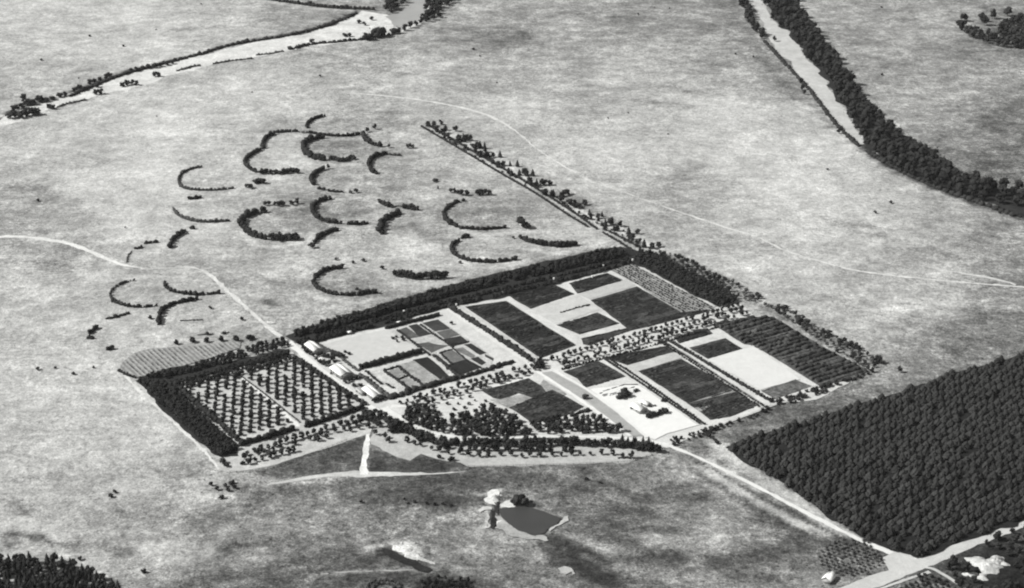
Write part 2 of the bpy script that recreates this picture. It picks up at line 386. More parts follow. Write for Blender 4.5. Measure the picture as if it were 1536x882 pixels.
# ------------------------------------------------------------------ GROUND: one sheet, tones of dry grass, green grass and bare clay
xs = np.concatenate([[-30000, -12000, -5000, -2500, -1500, -1000], np.arange(-760, 761, 2.6), [1000, 1500, 2500, 5000, 12000, 30000]])
ys = np.concatenate([[-20000, -6000, -2000, -500, 300, 700], np.arange(900, 1500, 2.6), np.arange(1500, 2560, 4.0), [2700, 3000, 3600, 5000, 9000, 20000, 45000]])
GX, GY = np.meshgrid(xs, ys); px_, py_ = pix(GX, np.maximum(GY, 300))
px_ = np.clip(px_, -600, 2200); py_ = np.clip(py_, -400, 1400)
CTRL = [(60,40,200),(200,30,205),(330,20,190),(450,20,165),(60,110,190),(200,80,200),(330,50,190),(30,135,175),(560,8,150),(100,200,205),(250,180,212),(400,140,200),(500,110,190),(550,95,165),(640,90,185),(700,30,165),(760,50,140),
 (820,15,165),(900,40,160),(1000,30,155),(1080,40,150),(860,90,175),(960,110,190),(1080,110,170),(760,110,175),(700,130,180),(620,140,200),(760,170,200),(850,160,180),(960,170,190),(1080,170,208),(1180,170,200),(1240,220,210),(1140,70,140),
 (1190,130,165),(900,230,205),(1000,230,205),(1020,265,178),(1100,240,210),(1200,280,208),(1320,300,200),(1420,330,185),(1500,350,150),(1500,420,140),(1400,400,180),(1300,360,195),(1200,350,200),(1100,330,195),(1000,320,180),(900,290,195),
 (860,270,190),(1100,390,195),(1200,420,200),(1300,450,190),(1400,450,185),(1500,480,140),(1300,510,180),(1400,520,150),(1180,450,190),(1060,370,190),
 (1260,30,160),(1330,60,165),(1300,110,155),(1400,100,165),(1380,160,165),(1450,140,160),(1500,180,120),(1500,240,105),(1420,210,140),(1360,190,165),(1240,20,165),(1400,30,165),(1480,100,150),(1500,60,125),
 (60,240,190),(60,310,175),(30,340,165),(100,330,185),(150,270,205),(200,330,212),(230,260,215),(60,380,165),(90,395,160),(150,420,195),(60,430,190),(110,440,190),(50,480,200),(150,480,205),(100,560,195),(40,540,190),(140,600,200),(60,600,205),(100,640,190),
 (300,340,205),(330,280,195),(430,235,200),(420,250,190),(500,225,160),(560,180,170),(600,200,180),(500,265,175),(560,285,165),(640,240,175),(640,300,185),(700,260,185),(600,350,190),(560,340,170),(440,330,160),(420,325,175),(500,320,155),(700,320,160),(740,325,170),(640,380,200),(720,375,190),(760,290,180),(820,310,165),(850,340,185),
 (860,300,185),(500,380,180),(460,380,185),(400,410,185),(360,425,180),(400,430,175),(540,420,175),(500,425,165),(450,450,180),(380,460,185),(300,450,200),(260,480,195),(330,480,190),(400,480,165),(560,450,165),(620,425,185),(700,400,180),(800,380,180),(220,440,190),(200,510,195),
 (230,620,205),(260,680,195),(180,660,205),(60,690,195),(120,720,185),(200,720,190),(280,720,165),(300,745,175),(60,740,190),(30,750,180),(50,790,200),(110,790,180),(180,780,180),(250,770,160),(300,775,130),(220,810,180),(250,830,200),(330,800,165),(350,770,135),(400,720,160),
 (380,755,125),(420,745,120),(470,735,130),(480,770,150),(520,750,120),(560,740,110),(620,735,105),(680,720,95),(700,740,110),(640,760,115),(420,790,150),(500,790,130),(560,780,115),(380,830,160),(320,850,150),(450,840,105),(520,830,100),(560,845,85),(620,800,120),(500,870,95),(420,870,110),(300,875,130),
 (250,865,150),(700,780,140),(700,810,140),(740,830,150),(760,860,130),(680,860,110),(800,720,110),(850,710,120),(900,720,120),(860,750,110),(900,760,115),(950,740,120),(850,780,130),(900,790,100),(960,780,140),(930,830,140),(980,700,135),(1010,700,160),(1040,740,130),(1000,760,135),(1080,760,150),(1020,800,130),
 (980,815,160),(1060,820,165),(1120,800,140),(1180,830,90),(1100,835,110),(960,845,90),(1000,860,130),(1060,870,135),(1140,860,130),(1200,870,150),(1080,790,170),(1150,780,110),(1480,850,45),(1510,880,45),(1390,880,120),(1420,860,90),
 (1350,555,150),(1280,590,120),(1200,620,115),(1120,640,130),(1060,660,130),(1080,650,125),(1440,520,125),(1300,700,50),(1400,650,50),(1500,600,45),(1480,750,45),(1230,690,55),(1320,790,60),(900,440,150),(700,560,200),(1000,560,180),(400,600,200),(-200,400,190),(-100,700,180),(1700,400,150),(1700,200,140),(800,-150,170),(300,-150,185),(1200,-150,160)]
C = np.array(CTRL, float)
num = np.zeros(GX.shape); den = np.full(GX.shape, 1e-12); YS = 2.0
for cx_, cy_, v in C:
    d2 = ((px_-cx_)**2+((py_-cy_)*YS)**2)
    wgt = 1/(d2+500)**1.7; num += wgt*lin(v); den += wgt
tone = num/den
def feather(poly_or_line, v, soft, width=None, k=1.0):
    """blend a tone in along a stroke or a filled patch, in metres on the ground"""
    global tone
    W = PP(poly_or_line); lo = W.min(0)-40; hi = W.max(0)+40
    msk = (GX > lo[0]) & (GX < hi[0]) & (GY > lo[1]) & (GY < hi[1])
    X = GX[msk]; Y = GY[msk]; dm = np.full(X.shape, 1e9)
    Q = W if width else np.vstack([W, W[:1]])
    for a, b in zip(Q[:-1], Q[1:]):
        ab = b-a; t = np.clip(((X-a[0])*ab[0]+(Y-a[1])*ab[1])/(ab@ab+1e-9), 0, 1)
        dm = np.minimum(dm, np.hypot(X-a[0]-t*ab[0], Y-a[1]-t*ab[1]))
    if width: dm = dm-width/2
    else: dm = np.where(inside(W, X, Y), -dm, dm)
    wob = (np.sin(X*.31+Y*.17)+np.sin(X*.11-Y*.23+2)+np.sin(X*.7+Y*.45))*soft*.28
    f = k*np.clip(.5-(dm+wob)/(2*soft), 0, 1); f = f*f*(3-2*f)
    tone[msk] = tone[msk]*(1-f)+float(lin(v))*f
# wear, gullies, bare clay, banks, painted shade along the far river bank
CRIM = [[(372,268),(395,266),(420,268),(450,268)],[(262,262),(268,280),(300,291),(345,291)],[(365,352),(385,368),(420,370),(450,365)],[(475,325),(500,340),(550,342)],[(465,440),(490,450),(540,454),(565,447)],[(680,342),(720,353),(765,350)],[(676,385),(700,398),(745,402),(775,397)],
 [(600,425),(640,428),(680,424)],[(780,372),(830,380),(870,378)],[(485,209),(540,210)],[(265,335),(300,340),(345,338)],[(450,240),(480,248),(540,246)],[(475,345),(455,378)],[(275,300),(300,300)],[(170,465),(200,470)],[(500,300),(560,295)]]
CDARK = [([(460,490),(560,464),(660,438),(760,412),(860,388),(910,374)], 150, 14), ([(440,320),(480,318),(490,340)], 150, 16), ([(590,340),(640,345),(660,365)], 168, 14), ([(480,222),(530,222)], 150, 14), ([(500,322),(540,318)], 152, 12), ([(700,322),(750,326)], 155, 14),
 ([(640,200),(700,225),(740,245)], 175, 12), ([(830,290),(880,310),(920,335)], 165, 14), ([(340,425),(380,420),(420,424)], 165, 8), ([(510,270),(600,262)], 170, 10), ([(560,178),(600,184)], 165, 10), ([(420,70),(560,100),(600,112)], 175, 14), ([(480,100),(560,90)], 165, 10),
 ([(700,45),(800,55)], 140, 10), ([(850,20),(960,28)], 150, 12), ([(1000,262),(1060,268)], 178, 8), ([(990,128),(1030,137)], 160, 5), ([(1040,92),(1090,100)], 150, 8), ([(20,280),(60,285)], 165, 14), ([(60,390),(90,400)], 155, 14), ([(280,180),(340,190)], 195, 10), ([(1290,350),(1320,352)], 172, 8)]
STREAK = [([(250,810),(330,800),(400,790)],130,5),([(200,842),(290,826),(360,815)],135,4),([(340,822),(420,808),(520,790)],105,6),([(100,810),(160,822),(200,832)],140,4),([(230,822),(270,818),(300,822)],205,7),([(255,838),(310,835)],200,5),([(330,795),(420,780)],175,5),([(420,830),(500,812),(560,806)],150,6),
 ([(300,870),(380,862),(450,868)],95,8),([(560,735),(640,748),(720,752)],85,7),([(380,740),(470,730),(560,728)],100,7),([(400,760),(440,756)],165,5),([(470,800),(540,795)],170,5),([(520,870),(600,866)],75,8),([(700,720),(800,716)],80,8),([(860,740),(940,735)],95,8),([(900,765),(960,768)],90,6),([(960,792),(1010,800)],85,6),
 ([(980,805),(1060,808),(1100,806)],178,5),([(1060,735),(1120,770)],150,5),([(1000,735),(1060,745)],105,6),([(930,850),(1000,862)],150,6),([(960,825),(1040,835)],165,5),([(1100,862),(1180,868)],115,7),([(700,795),(760,800)],165,5),([(660,830),(720,828)],165,5),([(30,775),(45,800),(80,810)],215,7),([(20,760),(40,765)],120,6),([(20,815),(50,812)],110,6),([(130,770),(230,765)],150,5),([(270,700),(310,705)],150,7),([(30,720),(70,715)],165,6),
 ([(840,260),(930,275)],165,5),([(1080,350),(1170,372)],165,4),([(1240,330),(1340,345)],168,6),([(1380,375),(1470,390)],140,8),([(1200,440),(1300,455)],172,6),([(950,150),(1040,160)],165,5),([(1120,60),(1140,80)],120,6),([(660,60),(740,62)],140,6),([(80,50),(200,45)],180,6),([(260,45),(340,40)],160,7),([(400,30),(470,26)],150,7),([(60,120),(150,100)],170,5),([(120,250),(180,240)],178,5),([(40,320),(60,300)],150,6),([(240,210),(330,205)],188,4)]
feather([(660,196),(740,238),(820,285),(900,332),(980,372)], 214, 6, 12)
feather([(990,384),(1060,410),(1130,450),(1180,478),(1250,515),(1320,555)], 135, 6, 12)
feather([(590,818),(612,812),(640,835),(625,838),(600,828)], 235, 3)
feather([(545,822),(575,818),(600,812)], 185, 3, 5)
feather([(575,825),(600,838),(625,850),(650,858)], 45, 2.2, 5)
feather([(640,838),(680,852),(700,860)], 160, 4, 9)
feather([(460,866),(520,858),(600,854),(650,856)], 160, 2.5, 4)
feather([(630,868),(700,870),(712,885),(620,890)], 48, 3)
feather([(800,800),(835,805),(880,815),(920,845),(945,885),(900,885),(860,860),(825,845),(815,825)], 72, 5)
feather(zp([(1010,680),(1120,740),(1220,800)]), 125, 2, 4)
feather(zp([(920,540),(1000,570),(1090,600),(1200,640)]), 170, 4, 6)
feather(zp([(800,790),(900,780),(920,820),(840,830)]), 195, 3)
feather(zp([(0,500),(150,520),(350,540),(550,560)]), 165, 5, 8)
0 and feather(zp([(330,380),(400,400),(440,470),(560,545),(710,570),(720,490),(780,470),(850,410),(880,440),(930,480),(900,510),(720,540),(640,560),(560,560),(400,540),(330,480)]), 205, 3)
feather(zp([(260,190),(350,180),(355,230),(310,300),(260,280)]), 240, 2.5)
feather(zp([(180,212),(260,215)]), 200, 1.5, 3)
feather(zp([(360,290),(430,260),(450,290),(500,305),(380,320)]), 235, 2)
feather(zp([(200,345),(240,320),(300,330)]), 215, 2, 3)
feather(zp([(270,330),(270,460),(200,475)]), 205, 1.5, 3)
feather(zp([(330,270),(330,330),(295,350),(300,480)]), 55, 1.6, 4)
feather([(603,745),(625,752),(680,760)], 75, 4, 7)
feather([(1075,668),(1100,690),(1150,722),(1200,752),(1250,790)], 200, 6, 15)
feather([(1060,690),(1110,716),(1170,746),(1230,778),(1290,808)], 205, 4, 5)
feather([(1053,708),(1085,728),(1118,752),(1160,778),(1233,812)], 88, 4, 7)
feather([(1052,700),(1080,718),(1118,741),(1160,765),(1200,786),(1240,800)], 205, 3, 8)
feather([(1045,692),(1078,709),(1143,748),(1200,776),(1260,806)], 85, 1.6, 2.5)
for q in CRIM: feather(q, 218, 3.5, 5, .85)
for q, v_, w_ in CDARK: feather(q, v_-12, 8, w_*1.5, .85)
for q, v_, w_ in STREAK: feather(q, v_, 7, w_*1.9, .75)
feather([(925,810),(1000,835),(1080,842),(1150,832),(1200,815)], 92, 6, 14)
feather([(15,800),(60,808),(110,822)], 120, 4, 6)
feather([(375,711),(470,677),(520,662),(548,655),(546,712),(430,716)], 98, 2)
feather([(556,672),(615,692),(627,683),(690,700),(620,710),(552,714)], 80, 2)
feather([(0,180),(120,150),(240,105),(340,78),(420,60),(500,40),(540,20)], 120, 6, 12)
feather([(414,4),(470,12),(536,17)], 190, 3, 5)
feather([(400,-2),(470,7),(560,12)], 90, 4, 8)
feather([(14,170),(60,153),(110,137),(150,122),(190,107),(240,95),(300,81),(345,67),(400,57),(450,48),(500,34),(536,17)], 88, 5, 9)  # dark ground tone along the far bank paints in its shade
feather([(1090,0),(1125,60),(1180,130),(1200,150)], 135, 14, 20)
feather([(1160,90),(1210,140),(1250,190)], 150, 8, 10)
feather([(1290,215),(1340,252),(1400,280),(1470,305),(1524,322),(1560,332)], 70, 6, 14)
feather([(1235,95),(1290,160),(1340,190)], 200, 10, 10)
feather([(395,448),(412,450),(415,458),(392,458)], 105, 4)
for cpts, v in [([(480,212),(545,208),(560,235),(480,235)],150),([(440,318),(480,310),(500,340),(430,345)],150),([(690,305),(770,310),(770,335),(690,335)],158),([(490,415),(560,420),(540,438),(485,438)],155),([(280,262),(340,262),(340,280),(280,278)],175),([(700,365),(770,372),(750,385),(700,380)],165)]:
    feather(cpts, v, 10, k=.7)
nx, ny = len(xs), len(ys)
V = np.stack([GX.ravel(), GY.ravel(), np.zeros(GX.size)], 1)
I, J = np.meshgrid(np.arange(nx-1), np.arange(ny-1)); q = (J*nx+I).ravel()
def ground_mat():
    m = bpy.data.materials.new('dry_grass'); m.use_nodes = True; nt = m.node_tree; p = nt.nodes['Principled BSDF']
    p.inputs['Roughness'].default_value = 1; p.inputs['Specular IOR Level'].default_value = .05
    pos = N(nt, 'ShaderNodeNewGeometry').outputs['Position']
    mp = N(nt, 'ShaderNodeMapping'); mp.inputs['Scale'].default_value = (.88, .9, 1); nt.links.new(pos, mp.inputs[0]); vec = mp.outputs[0]
    # warp the pattern a little so that no blotch looks like another
    wn = N(nt, 'ShaderNodeTexNoise'); wn.inputs['Scale'].default_value = .02; wn.inputs['Detail'].default_value = 2; nt.links.new(pos, wn.inputs['Vector'])
    va = N(nt, 'ShaderNodeVectorMath', operation='MULTIPLY_ADD'); va.inputs[1].default_value = (11, 11, 0); nt.links.new(wn.outputs['Color'], va.inputs[0]); nt.links.new(vec, va.inputs[2]); vec = va.outputs[0]
    tot = None
    for sc, wt, de in ((.010, .13, 3), (.035, .16, 4), (.09, .20, 5), (.26, .20, 5), (.75, .20, 3)):
        f = rng_map(nt, noise(nt, vec if sc < .2 else pos, sc, de, .7), .36, .64, -wt, wt); tot = f if tot is None else math_node(nt, 'ADD', tot, f)
    tot = math_node(nt, 'ADD', tot, rng_map(nt, noise(nt, vec, .14, 4, .6), .55, .68, 0, -.34))      # darker green patches
    tot = math_node(nt, 'ADD', tot, rng_map(nt, noise(nt, pos, .34, 3, .6), .59, .70, 0, -.55))      # tufts
    tot = math_node(nt, 'ADD', tot, rng_map(nt, noise(nt, vec, .055, 4, .7), .28, .42, .16, 0))      # worn pale spots
    mo = N(nt, 'ShaderNodeAttribute'); mo.attribute_name = 'mottle'; a = N(nt, 'ShaderNodeAttribute'); a.attribute_name = 'tone'
    cur = math_node(nt, 'MULTIPLY', math_node(nt, 'EXPONENT', math_node(nt, 'MULTIPLY', tot, mo.outputs['Fac'])), a.outputs['Fac'])
    cc = N(nt, 'ShaderNodeCombineColor')
    for i_, t_ in enumerate((1, 1, .975)): nt.links.new(math_node(nt, 'MULTIPLY', cur, t_), cc.inputs[i_])
    nt.links.new(cc.outputs[0], p.inputs['Base Color'])
    bn = N(nt, 'ShaderNodeBump'); bn.inputs['Distance'].default_value = 1.2; nt.links.new(noise(nt, vec, .2, 6, .65), bn.inputs['Height']); nt.links.new(bn.outputs[0], p.inputs['Normal'])
    return m
me = mesh_np('ground', V, np.stack([q, q+1, q+nx+1, q+nx], 1), ground_mat())
at = me.attributes.new('tone', 'FLOAT', 'POINT'); at.data.foreach_set('value', (tone/KEXP*1.05).ravel().astype(np.float32))
mot = np.interp(tone, [.05, .15, .3, .5, .66], [2.0, 2.5, 1.9, 1.25, .85])
at = me.attributes.new('mottle', 'FLOAT', 'POINT'); at.data.foreach_set('value', mot.ravel().astype(np.float32))
tag(link('ground', me), kind='structure')

# ------------------------------------------------------------------ river beds, roads, tracks, fields (thin sheets, each above the last)
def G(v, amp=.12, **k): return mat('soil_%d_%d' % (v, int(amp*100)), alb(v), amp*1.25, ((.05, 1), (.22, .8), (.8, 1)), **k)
M_sand = G(219, .2); M_road = G(226, .08); M_path = G(214, .12); M_track = G(214, .14)
M_water = mat('shallow_water', alb(178), .08, ((.03, 1),), rough=.35, spec=.4)
sheet('river_bed', [(-160,228),(-60,202),(16,172),(60,158),(100,143),(150,128),(200,110),(250,96),(300,84),(350,70),(400,60),(450,52),(500,38),(536,20),(545,16),(575,20),(610,28),(648,-30),(640,-120),(760,-120),(690,-20),(650,18),(620,38),(590,50),(550,61),(500,66),(450,72),(400,82),(350,90),(300,101),(250,114),(200,130),(150,144),(100,156),(60,170),(16,185),(-60,208),(-160,236)], M_sand, 2.5, 10)
sheet('river', [(617,-8),(606,15),(590,22),(575,26),(600,46),(628,34),(644,18),(652,-8),(680,-60),(640,-70)], M_water, 2, 10)
sheet('sand_bar', [(1118,-60),(1122,0),(1130,15),(1145,35),(1150,55),(1175,85),(1205,120),(1235,155),(1262,190),(1287,217),(1300,217),(1280,190),(1266,170),(1258,150),(1244,125),(1228,105),(1208,88),(1194,65),(1184,45),(1163,35),(1152,20),(1144,0),(1140,-60)], G(200, .14), 2, 10)
# tracks
def track(px, w_, v=214): return ribbon('track', px, w_, G(v, .16), .5, 2)
track([(-60,358),(15,354),(60,357),(110,366),(150,384),(185,398),(215,403)], [5.5,5.5,5.5,5,5,4,2], 226)
track([(270,400),(300,402),(322,418),(345,440),(385,475),(418,504),(434,515)], [1,2,3.2,3.4,3.4,3.6,4.5], 220)
track([(212,403),(245,402),(275,401)], [3,1.6,1.4], 212)
track([(520,139),(560,142),(620,148),(690,160),(740,175),(775,197),(805,224),(840,246),(885,272),(935,288),(990,308),(1040,325),(1100,345),(1130,352),(1180,378),(1230,392),(1290,408),(1400,420),(1524,430),(1600,436)], [.8,2.6,3.6,4.2,3.8,3,1,2.2,1.6,1,1.6,2.4,1.6,1.8,2.4,2.4,2.4,2.4,2.8,2.8], 220)
track([(1380,398),(1430,408),(1480,415),(1524,427)], [.8,2,3,3.5], 215)
track([(985,382),(1000,378),(1020,374)], [3,2,.6], 225)
track([(400,727),(440,720),(480,714),(520,711),(545,712),(600,711),(640,712),(700,706)], [2,3,4.5,7,9,5,2,1], 205)
track([(556,638),(550,660),(548,685),(545,700),(546,712)], [3.4,3.6,3.8,4,6], 235)
track([(180,556),(205,582),(238,612),(287,657),(330,703)], [2.5]*5, 222)
track([(470,862),(540,857),(620,855)], [.8,2.2,.8], 180)
# the nursery's base of pale tilled earth
sheet('bare_earth', [(432,515),(470,517),(590,484),(657,462),(672,458),(755,444),(832,425),(910,405),(952,392),(1075,458),(1106,452),(1128,470),(1150,486),(1225,520),(1298,562),(1225,600),(1160,607),(1070,642),(1003,672),(985,668),(900,668),(845,652),(700,662),(640,655),(600,632),(565,622),(548,605),(450,535)], G(215, .12), .8)
sheet('bare_earth', [(205,575),(256,577),(342,556),(437,528),(550,610),(556,650),(450,685),(400,700),(345,709),(328,700),(332,690)], G(200, .16), .8)
sheet('bare_earth', [(558,628),(600,636),(640,660),(700,668),(860,664),(985,668),(990,678),(945,693),(860,697),(760,699),(702,701),(690,695),(655,688),(627,681),(616,691),(590,682),(556,668)], G(192, .14), .8)
# main roads
ribbon('road', [(1003,668),(1030,679),(1060,692),(1120,722),(1180,754),(1240,785),(1290,810),(1340,831),(1385,846)], [3.2,3,3,3.4,3.6,3.6,4,5.5,9], G(232, .06), .3)
ribbon('road', [(1230,905),(1290,880),(1340,862),(1385,845),(1430,825),(1480,807),(1524,790),(1600,760)], [11,11,11,11,9,7.5,7,7], G(205, .08), .4)
sheet('road_verge', [(1320,838),(1350,822),(1372,838),(1370,850),(1335,858)], G(208, .08), .6)
ribbon('track', [(1380,850),(1400,853),(1430,870),(1460,890)], 2.4, G(205, .1), .3)
ribbon('track', [(1290,895),(1350,872),(1395,858)], 2.0, G(205, .1), .3)
ribbon('road', [(432,512),(445,524),(475,551),(520,585),(556,612),(575,622)], [6,5,5,5,5.5,7], G(236, .05), .25)
ribbon('road', [(575,612),(600,626),(620,638),(645,650),(690,656),(740,658),(804,655),(880,655),(935,657),(975,662),(1003,668)], [6,4,3,3,3,3,3,3,3,4,5], G(232, .06), .25)
ribbon('path', z1([(900,140),(1000,205),(1090,250),(1150,310),(1250,390),(1330,440),(1370,480)]), 2.4, G(212, .1), .3)
ribbon('road', z1([(240,250),(520,262),(900,140),(1330,20)]), [5,2.5,3,3.5], G(232, .06), .25)
ribbon('path', [(342,549),(365,568),(400,598),(448,640)], 3.2, G(236, .05), .25)
ribbon('path', y7([(50,300),(300,235),(540,180)]), 1.5, G(150, .3), .2)
ribbon('path', y5([(750,620),(1000,570),(1230,500)]), 1.3, G(120, .3), .2)
ribbon('path', y6([(500,200),(640,350),(800,490),(990,650)]), 1.7, G(150, .2), .3)
# compound: lawn and beds
def bed(z, pts, v, amp=.18, stripe=None, jit=.25, name='field'):
    v = int(v); m = mat('bed_%d_%s' % (v, 'ab'[0] if stripe is None else 's%d' % int(stripe[1]*10)), alb(v), amp*1.3, ((.08, 1), (.25, .8), (.8, 1)), stripe=stripe)
    return sheet(name, z(pts), m, jit)
bed(z8, [(230,345),(400,295),(700,230),(800,235),(870,300),(965,390),(515,525),(470,480),(350,420)], 208, .05, name='lawn')
bed(z8, [(745,240),(1110,150),(1400,335),(1540,450),(1530,500),(1250,590),(1060,440),(880,330)], 196, .2)
bed(z8, [(580,560),(920,465),(1050,440),(1240,590),(800,720),(640,610)], 206, .2)
for pts, v in [([(800,240),(870,215),(965,280),(885,295)],110),([(890,205),(950,190),(1050,260),(970,280)],72),([(1000,180),(1110,155),(1190,220),(1090,240)],80),
  ([(960,340),(1040,328),(1100,345),(1180,352),(1065,402)],105),([(1110,250),(1210,228),(1265,268),(1165,298)],118),([(1165,305),(1280,280),(1342,325),(1225,358)],66),
  ([(1130,405),(1210,385),(1330,465),(1225,500)],135),([(1250,382),(1310,368),(1390,425),(1370,450)],140),([(1320,350),(1370,340),(1475,405),(1430,420)],62),
  ([(1200,500),(1330,460),(1432,520),(1280,575)],58),([(1370,455),(1420,440),(1475,482),(1445,500)],65),([(930,470),(1040,452),(1110,510),(1195,590),(1120,606),(1040,560)],58),
  ([(810,512),(925,475),(1110,610),(990,650)],185),([(740,550),(800,530),(860,570),(790,600)],165),([(820,620),(880,600),(970,655),(890,680)],175),([(1480,420),(1536,450),(1530,470),(1480,440)],80)]:
    cb = np.mean(pts, 0); bed(z8, [tuple(cb+(np.array(p_)-cb)*1.13) for p_ in pts], v*.93, .22)
bed(z8, [(440,650),(520,640),(560,690),(500,720)], 170, .1)
# fields: soil under every crop, then the crop
ga = A/np.linalg.norm(A); gb = B/np.linalg.norm(B)
def field(z, pts, v, label, ht=.7, sp=1.7, d=None, material=None, gap=.03, wid=None):
    bed(z, pts, max(v, 76), .5, (ga if d is None else d, 3.4, .12))
    rows('crop_rows', z(pts), ga if d is None else d, sp, wid or sp*.85, ht, material or M_crop, label, gap=gap)
field(z2, [(190,412),(470,372),(510,368),(1020,690),(1040,708),(790,800),(745,790)], 62, 'large dark crop block east of the white compound, bounded by two pale paths')
field(z2, [(515,322),(870,238),(1035,312),(695,428)], 48, 'near-black crop block under the north tree belt, left of the short pale stub path')
field(z2, [(985,232),(1280,152),(1410,207),(1060,310)], 52, 'dark crop block under the north tree belt, right of the short pale stub path')
bed(z2, [(700,432),(1060,320),(1140,370),(1225,432),(895,550)], 205, .08)
bed(z2, [(1060,318),(1420,207),(1505,250),(1150,356)], 195, .08)
field(z2, [(895,555),(1210,455),(1380,540),(1070,625),(1010,600)], 55, 'dark ribbed crop square ringed by pale paths, north of the tree avenue', sp=2.6)
field(z2, [(1085,655),(1440,575),(1480,590),(1150,710),(1100,700)], 50, 'narrow dark crop strip along the upper side of the avenue')
field(z3, [(130,465),(490,360),(830,552),(1040,535),(1060,546),(440,700)], 55, 'largest near-black ribbed crop field west of the speckled seedling plot', sp=2.2)
bed(z3, [(270,225),(450,188),(1085,518),(1040,535),(830,560),(490,345)], 150, .25, (gb, 3.0, .3))
field(z4, [(750,85),(1225,-5),(1290,42),(925,145)], 55, 'dark crop block directly below the avenue, between the two hedged lanes')
bed(z4, [(925,147),(1280,45),(1355,85),(1005,195)], 200, .1)
field(z5, [(190,500),(520,402),(960,650),(560,740)], 52, 'big dark crop field between the two hedged lanes, south of the pale strip', sp=2.2)
field(z5, [(560,742),(960,655),(1110,762),(890,850),(740,872)], 75, 'patchy streaked crop at the south end between the hedged lanes', material=M_crop, gap=.12)
bed(z5, [(570,748),(690,705),(910,640),(940,655),(760,700)], 165, .25)
bed(z5, [(620,780),(740,755),(745,790),(660,810)], 160, .25)
field(z5, [(460,238),(720,165),(765,210),(500,283)], 50, 'small dark crop strip just below the avenue, top of the right-hand quarter')
field(z5, [(585,318),(860,242),(990,325),(720,403)], 62, 'dark crop square immediately above the big bare white field')
bed(z5, [(725,410),(1000,328),(1080,312),(1300,460),(1430,560),(1130,642)], 225, .04)
field(z5, [(1130,650),(1400,562),(1520,612),(1240,712)], 110, 'grey striped crop below the big bare white field', ht=.3, sp=2.8, material=M_ghedge)
field(z6, [(45,240),(330,182),(520,182),(700,300),(870,400),(1230,590),(1200,650),(860,712),(780,662),(560,522),(350,402),(285,392)], 95, 'broad field of tall bushy nursery stock in long rows at the eastern edge', ht=2.2, sp=5.5, material=M_cropg, wid=4.2, gap=.05)
field(z4, [(430,195),(700,112),(925,228),(600,318),(545,250)], 75, 'streaky dark crop north of the white house yard', material=M_crop, gap=.2)
field(z4, [(690,362),(900,292),(1010,290),(1000,310),(800,382),(720,390)], 70, 'short dark crop strip bordering the white house yard')
bed(lambda p: p, [(735,600),(765,596),(800,590),(815,570),(835,582),(850,592),(820,604),(765,614),(748,606)], 165, .35)
field(lambda p: p, [(722,586),(760,577),(792,568),(812,579),(822,592),(800,598),(778,590),(750,600),(738,597)], 72, 'dark mottled crop patch below the west avenue', gap=.15)
field(z4, [(20,470),(350,332),(470,392),(590,460),(500,512),(350,562),(200,592)], 48, 'near-black crop wedge left of the diagonal grey strip')
bed(z4, [(640,332),(700,320),(900,300),(1010,300),(1080,340),(1490,600),(1240,668),(1140,720),(1060,690),(850,500)], 238, .03, name='yard')
bed(z4, [(255,205),(345,192),(700,385),(1055,690),(960,690),(620,430)], 178, .08, name='grass_strip')
ribbon('road', z4([(160,130),(240,200),(430,320),(620,450),(800,580),(950,690)]), 3.0, G(238, .05), .2)
ribbon('road', [(673,463),(700,480),(740,505),(775,530),(805,553)], [7,9,11,8,4], G(226, .06), .25)
ribbon('path', z2([(150,410),(340,530),(540,670),(700,770),(740,800),(720,850)]), 2.0, G(205, .1), .2)
ribbon('path', z4([(365,190),(500,265),(640,345),(860,510),(1080,700)]), 2.6, G(232, .05), .2)
ribbon('path', z4([(720,95),(940,240),(1160,390),(1470,600)]), 2.2, G(215, .08), .2)
ribbon('path', z7([(170,322),(400,235),(620,150),(760,110)]), 2.0, G(200, .12), .2)
ribbon('path', z3([(460,180),(640,275),(860,385),(1090,515)]), 2.6, G(206, .1), .2)
# striped seedling plot in the far left corner
bed(y5, [(400,540),(440,470),(520,410),(640,378),(1100,345),(1340,310),(1330,370),(1130,440),(930,500),(720,550),(540,600)], 160, .15, (gb, 3.6, .28))

# pale clay banks and the dark spillway cut beside the dam
for pts, v in (([(262,200),(290,180),(335,178),(355,200),(350,235),(318,270),(312,300),(262,292),(248,260),(270,235)],232), ([(362,296),(395,270),(430,258),(448,285),(500,304),(470,316),(372,318)],228),
    ([(205,340),(240,318),(300,312),(302,332),(250,336),(215,350)],210), ([(262,340),(280,340),(282,460),(262,482),(205,482),(205,474),(258,462)],205),
    ([(330,375),(365,390),(385,380),(405,420),(440,450),(470,480),(520,498),(560,520),(610,535),(680,530),(715,548),(735,580),(700,578),(650,560),(560,560),(470,540),(400,530),(345,495),(322,470),(340,430)],180),
    ([(735,488),(790,452),(835,405),(860,378),(880,410),(850,440),(800,462),(745,498)],200), ([(800,790),(850,778),(915,782),(928,832),(915,834),(900,808),(850,832),(825,812)],192)):
    sheet('clay_bank', zp(pts), G(v, .16), .8, 2.2)
for pts in ([(318,270),(352,268),(350,325),(332,375),(318,345)], [(286,340),(312,345),(318,400),(312,480),(285,482)]):
    sheet('ditch', zp(pts), G(55, .3), .5, 2.2)
sheet('clay_bank', [(590,820),(600,812),(606,819),(620,823),(632,836),(652,846),(630,842),(610,834),(598,829)], G(215, .3), 1.4, 2.0)
sheet('ditch', [(573,823),(592,829),(620,842),(648,856),(640,860),(610,849),(585,837)], G(52, .3), .6, 2.5)
# pond
o = sheet('pond', zp([(355,325),(480,316),(570,308),(700,350),(835,403),(800,440),(730,485),(700,518),(620,532),(500,495),(425,445),(372,395)]), mat('pond_water', .045, .1, ((.05, 1),), rough=.25, spec=.3), .25, 3)

